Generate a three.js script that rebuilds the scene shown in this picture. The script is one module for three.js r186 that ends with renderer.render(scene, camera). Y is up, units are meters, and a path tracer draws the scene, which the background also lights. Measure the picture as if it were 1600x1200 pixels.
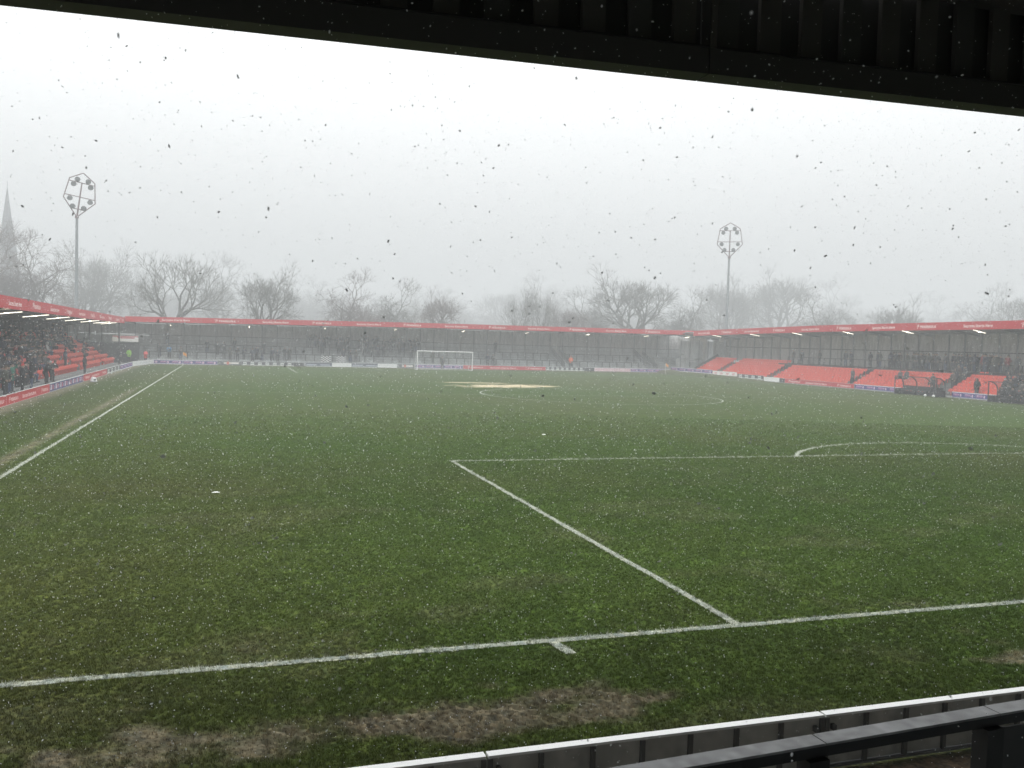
import * as THREE from 'three';
import { mergeGeometries, mergeVertices } from 'three/addons/utils/BufferGeometryUtils.js';
import { MarchingCubes } from 'three/addons/objects/MarchingCubes.js';

// ------------------------------------------------------------------ camera, sky, sun, exposure
const scene = new THREE.Scene();
const renderer = new THREE.WebGLRenderer({ antialias: true });
renderer.setSize(1024, 768);
renderer.toneMapping = THREE.LinearToneMapping;
renderer.toneMappingExposure = 1.0;
renderer.shadowMap.enabled = true;

const camera = new THREE.PerspectiveCamera(47.5596, 4 / 3, 0.1, 3000);
{
  const yaw = 0.3123, pitch = -0.0463, roll = 0.0293;
  const F = new THREE.Vector3(Math.sin(yaw) * Math.cos(pitch), Math.sin(pitch), -Math.cos(yaw) * Math.cos(pitch));
  const R = new THREE.Vector3(Math.cos(yaw), 0, Math.sin(yaw));
  const U = new THREE.Vector3().crossVectors(R, F);
  const X = R.clone().multiplyScalar(Math.cos(roll)).addScaledVector(U, Math.sin(roll));
  const Y = R.clone().multiplyScalar(-Math.sin(roll)).addScaledVector(U, Math.cos(roll));
  camera.quaternion.setFromRotationMatrix(new THREE.Matrix4().makeBasis(X, Y, F.clone().negate()));
  camera.position.set(5.551, 3.788, 10.279);
  camera.focus = 60; camera.userData.fStop = 9;                      // a small lens: only flakes close to it go soft
}
scene.add(camera);

// ------------------------------------------------------------------ small maths
function rngOf(seed) { let s = seed >>> 0; return () => { s |= 0; s = s + 0x6D2B79F5 | 0; let t = Math.imul(s ^ s >>> 15, 1 | s); t = t + Math.imul(t ^ t >>> 7, 61 | t) ^ t; return ((t ^ t >>> 14) >>> 0) / 4294967296; }; }
const rnd = rngOf(20190202);
const lerp = (a, b, t) => a + (b - a) * t;
const clamp = (v, a = 0, b = 1) => Math.min(b, Math.max(a, v));
const sstep = (a, b, v) => { const t = clamp((v - a) / (b - a)); return t * t * (3 - 2 * t); };
function h2(ix, iy) { let h = Math.imul(ix, 374761393) + Math.imul(iy, 668265263) | 0; h = Math.imul(h ^ h >>> 13, 1274126177); return ((h ^ h >>> 16) >>> 0) / 4294967296; }
function vnoise(x, y) { const ix = Math.floor(x), iy = Math.floor(y); let u = x - ix, v = y - iy; u = u * u * (3 - 2 * u); v = v * v * (3 - 2 * v); return lerp(lerp(h2(ix, iy), h2(ix + 1, iy), u), lerp(h2(ix, iy + 1), h2(ix + 1, iy + 1), u), v); }
const fbm = (x, y, n = 4) => { let s = 0, a = .5, t = 0; for (let i = 0; i < n; i++) { s += a * vnoise(x, y); t += a; a *= .5; x = x * 2.03 + 17.1; y = y * 2.03 + 9.7; } return s / t; };

const SKY_ZENITH = 3.5;
// overcast, snowing: a computed sky of white cloud, a little darker and cooler towards the horizon
{
  const W = 256, H = 128, d = new Float32Array(W * H * 4);
  for (let j = 0; j < H; j++) for (let i = 0; i < W; i++) {
    const el = ((j + .5) / H - .5) * Math.PI, az = i / W * 8;
    const up = clamp(Math.sin(el));
    let L = SKY_ZENITH * (.16 + .84 * up);                             // thick snow cloud, brightest overhead
    const wrap = sstep(0, 12, Math.min(i, W - 1 - i)); L *= 1 + .07 * wrap * (fbm(az + 3, el * 5 + 9, 3) - .5);
    if (el < -.02) L = .25;
    const k = (j * W + i) * 4; d[k] = L * .975; d[k + 1] = L * .995; d[k + 2] = L; d[k + 3] = 1;
  }
  const sky = new THREE.DataTexture(d, W, H, THREE.RGBAFormat, THREE.FloatType);
  sky.mapping = THREE.EquirectangularReflectionMapping; sky.magFilter = sky.minFilter = THREE.LinearFilter; sky.needsUpdate = true;
  scene.background = sky; scene.environment = sky;
}
const sun = new THREE.DirectionalLight(0xfff6ea, 0.5);
sun.position.set(-60, 120, 40); sun.target.position.set(30, 0, -45); sun.castShadow = true; sun.shadow.radius = 40;
Object.assign(sun.shadow.camera, { left: -140, right: 140, top: 140, bottom: -140, near: 1, far: 500 }); sun.shadow.mapSize.set(2048, 2048);
scene.add(sun, sun.target);
scene.fog = new THREE.FogExp2(0xeef1f2, 0.0034);

// ------------------------------------------------------------------ helpers for things and parts
const used = {};
const numbered = n => { used[n] = (used[n] || 0) + 1; return used[n] === 1 ? n : n + '_' + String(used[n] - 1).padStart(3, '0'); };
function thing(name, label, category, [x, y, z] = [0, 0, 0], turn = 0, group) {
  const o = new THREE.Group(); o.name = numbered(name); scene.add(o); o.position.set(x, y, z); o.rotation.y = turn;
  o.userData = { label, category }; if (group) o.userData.group = group; return o;
}
function part(name, geo, mat, parent) { const m = new THREE.Mesh(geo, mat); m.name = name; parent.add(m); return m; }
function struct(name, geo, mat, label) { const m = new THREE.Mesh(geo, mat); m.name = numbered(name); m.userData = { label, category: 'ground', kind: 'structure' }; scene.add(m); return m; }
function box(w, h, d, x = 0, y = 0, z = 0) { const g = new THREE.BoxGeometry(w, h, d); g.translate(x, y, z); return g; }
function span(x0, x1, y0, y1, z0, z1) { return wuv(box(Math.abs(x1 - x0), Math.abs(y1 - y0), Math.abs(z1 - z0), (x0 + x1) / 2, (y0 + y1) / 2, (z0 + z1) / 2)); }
function wuv(g) {                                                   // texture coordinates in metres, by the face's main direction
  const p = g.attributes.position, n = g.attributes.normal, u = g.attributes.uv;
  for (let i = 0; i < p.count; i++) {
    const ax = Math.abs(n.getX(i)), ay = Math.abs(n.getY(i)), az = Math.abs(n.getZ(i));
    if (ay >= ax && ay >= az) u.setXY(i, p.getX(i), p.getZ(i)); else if (ax >= az) u.setXY(i, p.getZ(i), p.getY(i)); else u.setXY(i, p.getX(i), p.getY(i));
  }
  return g;
}
const V = (x, y, z) => new THREE.Vector3(x, y, z);
function rod(a, b, r0, r1 = r0, n = 6, open = false) {
  const d = b.clone().sub(a), l = d.length(); const g = new THREE.CylinderGeometry(r1, r0, l, n, 1, open);
  g.translate(0, l / 2, 0); g.applyQuaternion(new THREE.Quaternion().setFromUnitVectors(V(0, 1, 0), d.divideScalar(l))); g.translate(a.x, a.y, a.z); return g;
}
function bar(a, b, w, h = w) {                                      // a square bar between two points
  const d = b.clone().sub(a), l = d.length(); const g = new THREE.BoxGeometry(w, h, l);
  const z = d.divideScalar(l), up = Math.abs(z.y) > .95 ? V(1, 0, 0) : V(0, 1, 0), x = up.clone().cross(z).normalize(), y = z.clone().cross(x);
  g.applyMatrix4(new THREE.Matrix4().makeBasis(x, y, z)); const c = a.clone().add(b).multiplyScalar(.5); g.translate(c.x, c.y, c.z); return g;
}
const merge = l => mergeGeometries(l.map(g => { const k = g.index ? g.toNonIndexed() : g; for (const a of Object.keys(k.attributes)) if (!['position', 'normal', 'uv'].includes(a)) k.deleteAttribute(a); if (!k.attributes.uv) k.setAttribute('uv', new THREE.BufferAttribute(new Float32Array(k.attributes.position.count * 2), 2)); return k; }));

// ------------------------------------------------------------------ materials
function noiseTex(size, f, rep, srgb = true) {
  const d = new Uint8Array(size * size * 4);
  for (let j = 0; j < size; j++) for (let i = 0; i < size; i++) { const c = f(i / size, j / size); const k = (j * size + i) * 4; d[k] = clamp(c[0]) * 255; d[k + 1] = clamp(c[1]) * 255; d[k + 2] = clamp(c[2]) * 255; d[k + 3] = 255; }
  const t = new THREE.DataTexture(d, size, size); t.wrapS = t.wrapT = THREE.RepeatWrapping; t.magFilter = THREE.LinearFilter; t.minFilter = THREE.LinearMipmapLinearFilter; t.generateMipmaps = true;
  if (srgb) t.colorSpace = THREE.SRGBColorSpace; t.repeat.set(rep, rep); t.needsUpdate = true; return t;
}
const tile = (f, u, v, s) => { const a = f(u * s, v * s), b = f((u - 1) * s, v * s), c = f(u * s, (v - 1) * s), e = f((u - 1) * s, (v - 1) * s); const x = sstep(0, 1, u), y = sstep(0, 1, v); return lerp(lerp(a, b, x), lerp(c, e, x), y); };
const concreteTex = noiseTex(256, (u, v) => { const n = .72 + .5 * (tile((a, b) => fbm(a, b, 4), u, v, 9) - .5) + .25 * (tile((a, b) => vnoise(a + 50, b), u, v, 90) - .5); return [n, n, n]; }, .3);
const stainTex = noiseTex(256, (u, v) => { const n = .80 + .35 * (tile((a, b) => fbm(a * 3, b * .6, 4), u, v, 7) - .5) + .12 * (tile((a, b) => vnoise(a + 50, b), u, v, 80) - .5); return [n, n, n]; }, .22);
const grassTex = noiseTex(1024, (u, v) => {
  const a = tile((p, q) => vnoise(p, q), u, v, 150), b = tile((p, q) => vnoise(p + 31, q + 7), u, v, 60), c = tile((p, q) => fbm(p + 5, q, 3), u, v, 14);
  const l = .70 + .34 * (a - .5) + .26 * (b - .5) + .30 * (c - .5), w = (b - .5) * .07; return [l + w, l, l - w];
}, .28);
const grassBump = noiseTex(512, (u, v) => { const n = .5 + .6 * (tile((p, q) => vnoise(p, q), u, v, 120) - .5) + .5 * (tile((p, q) => vnoise(p + 9, q), u, v, 40) - .5); return [n, n, n]; }, .45, false);
const lin = (r, g, b) => new THREE.Color().setRGB(r, g, b);
const mat = (r, g, b, rough = .8, o = {}) => new THREE.MeshStandardMaterial({ color: lin(r, g, b), roughness: rough, ...o });
const M = {
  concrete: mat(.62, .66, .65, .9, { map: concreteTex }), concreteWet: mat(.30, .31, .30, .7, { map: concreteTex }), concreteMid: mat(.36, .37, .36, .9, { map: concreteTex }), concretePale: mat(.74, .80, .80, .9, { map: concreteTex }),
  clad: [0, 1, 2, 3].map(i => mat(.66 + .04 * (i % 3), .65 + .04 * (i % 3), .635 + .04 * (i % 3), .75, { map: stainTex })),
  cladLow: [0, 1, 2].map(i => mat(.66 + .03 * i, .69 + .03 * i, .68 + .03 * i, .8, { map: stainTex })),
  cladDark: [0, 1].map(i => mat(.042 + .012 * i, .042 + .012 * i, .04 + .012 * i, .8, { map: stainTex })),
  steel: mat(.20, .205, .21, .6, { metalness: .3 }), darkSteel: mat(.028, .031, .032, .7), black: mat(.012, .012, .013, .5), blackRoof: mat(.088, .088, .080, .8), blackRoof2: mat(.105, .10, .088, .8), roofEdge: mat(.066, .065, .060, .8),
  roof: mat(.20, .21, .21, .8, { map: stainTex }), roofUnder: mat(.32, .325, .32, .8),
  seat: mat(.66, .075, .045, .45), seatB: mat(.56, .06, .04, .5), white: mat(.78, .78, .77, .6), whiteMetal: mat(.72, .73, .73, .45), grey: mat(.62, .625, .64, .42, { map: concreteTex }),
  backSheet: mat(.66, .65, .60, .6, { map: stainTex }), rib: mat(.10, .10, .095, .6), red: mat(.50, .028, .03, .5),
  mast: mat(.23, .245, .255, .5, { metalness: .2 }), mastFrame: mat(.17, .11, .115, .6), lamp: mat(.07, .072, .075, .4),
  bark: mat(.10, .088, .078, .95), twig: mat(.135, .112, .103, .95), twigGrey: mat(.13, .128, .113, .95), barkDark: mat(.085, .08, .07, .95), stone: mat(.12, .118, .12, .9, { map: concreteTex }),
  skin: [mat(.36, .24, .19, .6), mat(.28, .18, .14, .6)], hair: [mat(.03, .022, .017, .8), mat(.10, .07, .045, .8), mat(.25, .24, .23, .8)],
  tube: new THREE.MeshStandardMaterial({ color: 0xffffff, emissive: lin(1, .93, .78), emissiveIntensity: 2.6, roughness: .5 }),
  snow: new THREE.MeshPhysicalMaterial({ color: lin(.88, .89, .9), roughness: 1, transmission: .52, thickness: 0, specularIntensity: .05, side: THREE.DoubleSide }), litter: mat(.78, .78, .76, .8), net: mat(.7, .71, .7, .8),
  clear: new THREE.MeshPhysicalMaterial({ color: lin(.86, .9, .9), roughness: .12, transmission: .92, thickness: 0, ior: 1.4 }),
  shoe: mat(.02, .02, .02, .6)
};

// ------------------------------------------------------------------ the pitch and the ground
const W = 64.85, L = 101.95, CX = W / 2;
const holes = [], holeAt = new Set();
{ const r = rngOf(5); for (let i = 0; i < 46; i++) for (let j = 0; j < 9; j++) holes.push([5.9 + i * .11 + (r() - .5) * .02, 1.55 + j * .11 + (r() - .5) * .02, .018 + .012 * r()]); }
function mud(x, z) {                                                // how bare the ground is, 0 to 1
  let m = 0; const n = fbm(x * 1.7, z * 2.6, 4), n2 = fbm(x * .5 + 40, z * .7, 3);
  const zc = 1.93 + .015 * (x - 7), band = Math.exp(-(((z - zc) / .66) ** 2)) * sstep(2.2, 4.6, x) * (1 - sstep(9.4, 11.4, x));
  m = Math.max(m, sstep(.44, .92, band * .9 + (n - .5) * 1.1));
  m = Math.max(m, .6 * sstep(.52, .76, Math.exp(-(((z - 2.3) / .4) ** 2)) * (1 - sstep(5, 6.5, x)) * sstep(2, 3.6, x) * .7 + (n - .5) * .8));
  m = Math.max(m, .8 * sstep(.5, .75, Math.exp(-(((z - 1.9) / .35) ** 2) - ((x - 14.9) / 1.3) ** 2) * .8 + (n - .5) * .7));
  m = Math.max(m, .5 * sstep(.66, .84, n * .75 + n2 * .35 - .22 * sstep(-1, -5, z)) * sstep(-4, 1, z) * (z < 3.2 ? 1 : .3));
  m = Math.max(m, .2 * sstep(.56, .74, n2 + .25 * (n - .5)) * sstep(-22, -3, z));
  if (x < 0) m = Math.max(m, .9 * Math.exp(-(((x + .62) / .23) ** 2)) * sstep(-62, -48, z) * .7 * sstep(.25, .6, n + .12));
  m = Math.max(m, sstep(3.72, 3.95, z + .2 * (n - .5)));
  m = Math.max(m, .85 * sstep(-103.2, -105, z + (n - .5)) * (.6 + .4 * n), .7 * sstep(-3.6, -4.7, x), .6 * sstep(W + 1.2, W + 2.6, x));
  return clamp(m);
}
const G = new THREE.Color();
function groundColour(x, z) {
  const n = fbm(x * .33 + 3, z * .33, 4), n2 = fbm(x * .09 + 11, z * .09 + 5, 3), n3 = fbm(x * 1.9, z * 1.9, 3);
  const lush = clamp(.64 + .9 * (n2 - .5) + .6 * (n - .5) + .35 * Math.exp(-(((x - 19) / 9) ** 2) - ((z + 14) / 12) ** 2) - .3 * Math.exp(-(((x - 3.5) / 4) ** 2)) * sstep(-30, -5, z) + .06 * Math.sign(Math.sin(z * .57)));
  let r = lerp(.080, .054, lush), g = lerp(.097, .098, lush), b = lerp(.025, .014, lush);
  const fr = lerp(1, .84, sstep(-16, -38, z)); r *= fr; g *= fr; b *= fr;
  const v = .82 + .42 * (n3 - .2) * .8; r *= v; g *= v; b *= v;
  if (z > 0.3 || x < -1) { r *= .93; g *= .9; b *= .93; }
  const m = mud(x, z), k = .55 + .5 * fbm(x * 5, z * 5, 2) + .45 * vnoise(x * 19, z * 19);
  let mr = .128, mg = .112, mb = .074; if (z > 3.6) { mr = .10; mg = .075; mb = .052; } if (x < 0 && z < -10) { mr = .20; mg = .175; mb = .125; }
  r = lerp(r, mr * k, m); g = lerp(g, mg * k, m); b = lerp(b, mb * k, m);
  const e1 = ((x - 28.8) / 5) ** 2 + ((z + 63.3 + .2 * (x - 28)) / 2.6) ** 2, e2 = ((x - 27.5) / 3.5) ** 2 + ((z + 68.8) / 1.1) ** 2;   // sand spread on the wet turf
  const s = Math.max(sstep(1.25, .35, e1 + 2.2 * (fbm(x * 1.1, z * 1.6, 4) - .5)), .7 * sstep(1.2, .3, e2 + 1.2 * (n3 - .5)));
  r = lerp(r, .52, s); g = lerp(g, .44, s); b = lerp(b, .29, s);
  return G.setRGB(r, g, b);
}
function groundHeight(x, z) {
  let y = .012 * (fbm(x * .8, z * .8, 3) - .5);
  if (z > -1) { const m = mud(x, z); y += m * (.022 * (fbm(x * 5, z * 7, 2) - .5) + .034 * (fbm(x * 17, z * 17, 2) - .5) - .008); if (z > 3.7) y += .10 * (fbm(x * 3, z * 3, 4) - .35) * sstep(3.75, 4.1, z); }
  if (z < -103) y += .16 * sstep(-103, -106, z) * clamp(x / 66);
  if (x > W + 1) y += (.06 + .40 * sstep(-77, -97, z)) * sstep(W, W + 2.6, x);
  return y;
}
{
  const xs = [], zs = [];
  for (let x = -7.5; x < -2; x += .4) xs.push(x); for (let x = -2; x < 14; x += .055) xs.push(x); for (let x = 14; x < 30; x += .16) xs.push(x); for (let x = 30; x <= 69.6; x += .55) xs.push(x);
  for (let z = 7; z > 4.6; z -= .12) zs.push(z); for (let z = 4.6; z > .9; z -= .05) zs.push(z); for (let z = .9; z > -2; z -= .09) zs.push(z); for (let z = -2; z > -20; z -= .15) zs.push(z); for (let z = -20; z > -107.6; z -= .5) zs.push(z);
  const nx = xs.length, nz = zs.length, P = new Float32Array(nx * nz * 3), C = new Float32Array(nx * nz * 3), T = new Float32Array(nx * nz * 2), I = [];
  const hs = new Float32Array(nx * nz);
  for (let j = 0; j < nz; j++) for (let i = 0; i < nx; i++) hs[j * nx + i] = groundHeight(xs[i], zs[j]);
  const xi = x => Math.round((x + 2) / .055) + xs.findIndex(v => v >= -2.001), zi = z => { let b = 0; for (let j = 1; j < nz; j++) if (Math.abs(zs[j] - z) < Math.abs(zs[b] - z)) b = j; return b; };
  for (const [x, z, d] of holes) if (mud(x, z) > .4) { const i = xi(x), j = zi(z); if (i > 0 && i < nx) hs[j * nx + i] -= d * 4; holeAt.add(j * nx + i); }
  for (let j = 0; j < nz; j++) for (let i = 0; i < nx; i++) {
    const k = j * nx + i; P.set([xs[i], hs[k], zs[j]], k * 3); groundColour(xs[i], zs[j]); C.set([G.r * 1.9, G.g * 1.9, G.b * 1.9], k * 3); T.set([xs[i], zs[j]], k * 2);
    if (i && j) I.push(k - nx - 1, k - nx, k - 1, k - 1, k - nx, k);
  }
  const g = new THREE.BufferGeometry(); g.setAttribute('position', new THREE.BufferAttribute(P, 3)); g.setAttribute('color', new THREE.BufferAttribute(C, 3)); g.setAttribute('uv', new THREE.BufferAttribute(T, 2)); g.setIndex(I); g.computeVertexNormals();
  struct('pitch', g, new THREE.MeshPhysicalMaterial({ vertexColors: true, map: grassTex, bumpMap: grassBump, bumpScale: .02, roughness: 1, specularIntensity: .12 }), 'worn green football pitch with mud patches under falling snow');
  const gg = new THREE.PlaneGeometry(1500, 1500, 1, 1); gg.rotateX(-Math.PI / 2); gg.translate(0, -.3, 0); wuv(gg);
  struct('ground', gg, mat(.11, .11, .075, .95, { map: grassTex }), 'rough ground around the football ground');
}
// painted lines: strips lying on the turf, with an uneven edge
function lineStrip(pts, w, seed) {
  const P = [], I = [], T = []; let d = 0;
  for (let i = 0; i < pts.length; i++) {
    const a = pts[Math.max(0, i - 1)], b = pts[Math.min(pts.length - 1, i + 1)]; let tx = b[0] - a[0], tz = b[1] - a[1]; const l = Math.hypot(tx, tz); tx /= l; tz /= l;
    if (i) d += Math.hypot(pts[i][0] - pts[i - 1][0], pts[i][1] - pts[i - 1][1]);
    const w0 = w / 2 * (.8 + .45 * fbm(d * 5, seed, 3)), w1 = w / 2 * (.8 + .45 * fbm(d * 5, seed + 40, 3)), o = .03 * (fbm(d * .5, seed + 9, 2) - .5);
    for (const s of [-w0 + o, w1 + o]) { const x = pts[i][0] - tz * s, z = pts[i][1] + tx * s; P.push(x, groundHeight(x, z) + .006, z); T.push(x, z); }
    if (i) { const k = i * 2; I.push(k - 2, k - 1, k, k, k - 1, k + 1); }
  }
  const g = new THREE.BufferGeometry(); g.setAttribute('position', new THREE.Float32BufferAttribute(P, 3)); g.setAttribute('uv', new THREE.Float32BufferAttribute(T, 2)); g.setIndex(I); g.computeVertexNormals(); return g;
}
const seg = (x0, z0, x1, z1, st) => { const n = Math.ceil(Math.hypot(x1 - x0, z1 - z0) / st), o = []; for (let i = 0; i <= n; i++) o.push([lerp(x0, x1, i / n), lerp(z0, z1, i / n)]); return o; };
const arc = (x, z, r, a0, a1, n) => { const o = []; for (let i = 0; i <= n; i++) { const a = lerp(a0, a1, i / n); o.push([x + r * Math.cos(a), z + r * Math.sin(a)]); } return o; };
const paint = mat(.60, .64, .54, .9, { map: grassTex });
const marks = []; let mk = 0;
const line = (pts, w, label) => { marks.push([pts, w]); const m = struct('pitch_marking', lineStrip(pts, w, mk++ * 13.7), paint, label); m.material.side = THREE.DoubleSide; };
line(seg(-.06, 0, W, 0, .07), .13, 'near white goal line crossing the foreground turf');
line(seg(9.5, .05, 9.58, .50, .05), .13, 'short white tick behind the near goal line');
line(seg(12.26, -.08, 12.26, -16.5, .1), .12, 'white side line of the near penalty area');
line(seg(12.2, -16.5, W - 12.26, -16.5, .2), .12, 'white front line of the near penalty area');
line(arc(CX, -11, 9.15, Math.PI + .645, 2 * Math.PI - .645, 60), .14, 'white arc on the near penalty area');
line(seg(0, -.1, 0, -L, .2), .115, 'left white touchline running to the far corner');
line(seg(W, -.1, W, -L, .5), .12, 'right white touchline before the dugouts');
line(seg(0, -L, W, -L, .5), .12, 'far white goal line through the goal');
line(arc(CX, -L / 2, 9.15, 0, Math.PI * 2, 90), .11, 'white centre circle');
line(seg(.1, -L / 2, W - .1, -L / 2, .4), .08, 'faint white halfway line');
line(seg(12.26, -L, 12.26, -L + 16.5, .4), .13, 'white side line of the far penalty area, left');
line(seg(W - 12.26, -L, W - 12.26, -L + 16.5, .4), .12, 'white side line of the far penalty area, right');
line(seg(12.26, -L + 16.5, W - 12.26, -L + 16.5, .4), .08, 'white front line of the far penalty area');
line([...seg(CX - 9.16, -L, CX - 9.16, -L + 5.5, .4), ...seg(CX - 9, -L + 5.5, CX + 9.16, -L + 5.5, .4), ...seg(CX + 9.16, -L + 5.3, CX + 9.16, -L, .4)], .08, 'white goal area outline before the far goal');

// grass blades near the camera
{
  const bl = [], r = rngOf(77);
  for (let k = 0; k < 7; k++) { const a = r() * 6.28, l = .022 + .022 * r(), t = .25 + .8 * r(), w = .0026, ox = (r() - .5) * .03, oz = (r() - .5) * .03; const dx = Math.cos(a), dz = Math.sin(a); bl.push(ox - dz * w, 0, oz + dx * w, ox + dz * w, 0, oz - dx * w, ox + dx * l * t, l, oz + dz * l * t); }
  const g = new THREE.BufferGeometry(); g.setAttribute('position', new THREE.Float32BufferAttribute(bl, 3)); g.computeVertexNormals();
  const spots = [], fx = Math.sin(.3123), fz = -Math.cos(.3123);
  const tryN = 620000;
  for (let i = 0; i < tryN; i++) {
    const d = 5.5 + 42 * Math.pow(r(), 1.15), s = (r() * 2 - 1) * .68 * d, x = 5.551 + fx * d - fz * s, z = 10.279 + fz * d + fx * s;
    if (z > 3.66 || z < -38 || x < -4.5) continue; const m = mud(x, z); if (r() < m * .80) continue;
    if (r() > sstep(-38, -9, z)) continue;
    spots.push([x, z, d]);
  }
  const im = new THREE.InstancedMesh(g, new THREE.MeshPhysicalMaterial({ color: 0xffffff, roughness: .9, specularIntensity: .2, side: THREE.DoubleSide }), spots.length), q = new THREE.Matrix4(), c = new THREE.Color(), e = new THREE.Euler(), qq = new THREE.Quaternion();
  const onLine = (x, z) => (Math.abs(z) < .066 && r() < .86) || (Math.abs(x - 12.26) < .06 && z < 0 && z > -16.5 && r() < .85) || (Math.abs(z + 16.5) < .06 && x > 12.2 && r() < .85) || (Math.abs(x - 9.54 - (z - .25) * .17) < .075 && z > 0 && z < .5 && r() < .7) || (Math.abs(x) < .07 && z < 0 && r() < .8) || (z < -16.4 && Math.abs(Math.hypot(x - CX, z + 11) - 9.15) < .075 && r() < .9);
  spots.forEach(([x, z, d], i) => {
    const s = (.75 + .6 * r()) * (d > 15 ? 1 + (d - 15) * .03 : 1); e.set(0, r() * 6.28, 0); qq.setFromEuler(e);
    q.compose(V(x, groundHeight(x, z) - .003, z), qq, V(s, s * (.7 + .5 * r()), s)); im.setMatrixAt(i, q);
    if (onLine(x, z)) { const w = .40 + .24 * r(); c.setRGB(w, w * 1.03, w * .90); } else { groundColour(x, z); const v = .74 + .52 * r(), y = r() < .08 ? 1.3 : 1; const f = 1 + .42 * sstep(-6, -30, z); c.setRGB(G.r * v * y * 1.05 * f, G.g * v * (y > 1 ? 1.2 : 1) * f, G.b * v * f); }
    im.setColorAt(i, c);
  });
  im.name = 'grass'; im.userData = { label: 'short wet grass blades of the near turf', category: 'grass', kind: 'stuff' }; scene.add(im);
}

// ------------------------------------------------------------------ prints
function canvasTex(w, h, draw) { const c = document.createElement('canvas'); c.width = w; c.height = h; const x = c.getContext('2d'); draw(x, w, h); const t = new THREE.CanvasTexture(c); t.colorSpace = THREE.SRGBColorSpace; return t; }
function grime(x, w, h, seed, a = .05) { const r = rngOf(seed); for (let i = 0; i < 220; i++) { x.fillStyle = `rgba(${r() < .5 ? '30,20,20' : '235,225,220'},${a * r()})`; x.fillRect(r() * w, r() * h, 4 + 60 * r(), 1 + 5 * r()); } }
const RED = '#b8252e', PALE = '#f3e9e6';
function logoP(x, px, py, s) { x.strokeStyle = PALE; x.lineWidth = s * .13; x.beginPath(); x.moveTo(px + s * .1, py + s * .5); x.lineTo(px, py + s * .5); x.lineTo(px, py - s * .5); x.lineTo(px + s * .14, py - s * .5); x.moveTo(px + s * .3, py + s * .12); x.lineTo(px + s * .3, py - s * .5); x.lineTo(px + s * .48, py - s * .5); x.lineTo(px + s * .48, py - s * .05); x.lineTo(px + s * .3, py - s * .05); x.stroke(); }
const printPeninsula = canvasTex(1024, 128, (x, w, h) => { x.fillStyle = RED; x.fillRect(0, 0, w, h); grime(x, w, h, 4); logoP(x, 292, 68, 62); x.fillStyle = PALE; x.font = 'bold 62px sans-serif'; x.textBaseline = 'middle'; x.textAlign = 'left'; x.fillText('PENINSULA', 352, 70, 370); });
const printSuccess = canvasTex(1024, 128, (x, w, h) => { x.fillStyle = RED; x.fillRect(0, 0, w, h); grime(x, w, h, 8); x.fillStyle = PALE; x.font = '600 60px sans-serif'; x.textBaseline = 'middle'; x.textAlign = 'center'; x.fillText('Success Starts Here', w / 2, 70, 560); });
const PR = { pen: new THREE.MeshStandardMaterial({ map: printPeninsula, roughness: .55 }), suc: new THREE.MeshStandardMaterial({ map: printSuccess, roughness: .55 }) };
const printMat = (w, h, f) => new THREE.MeshStandardMaterial({ map: canvasTex(w, h, f), roughness: .5 });
const strokes = (x, px, py, w, h, seed, col) => { const r = rngOf(seed); x.fillStyle = col; for (let k = 0; k < w; k += h * .52) { const t = r(); x.fillRect(px + k, py - h * (t < .3 ? .75 : .5), h * .13, h * (t < .3 ? 1.25 : 1)); x.fillRect(px + k, py + (t < .5 ? -h * .5 : h * .38), h * .4, h * .13); if (t > .4) x.fillRect(px + k + h * .28, py - h * .5, h * .13, h); } };
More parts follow.
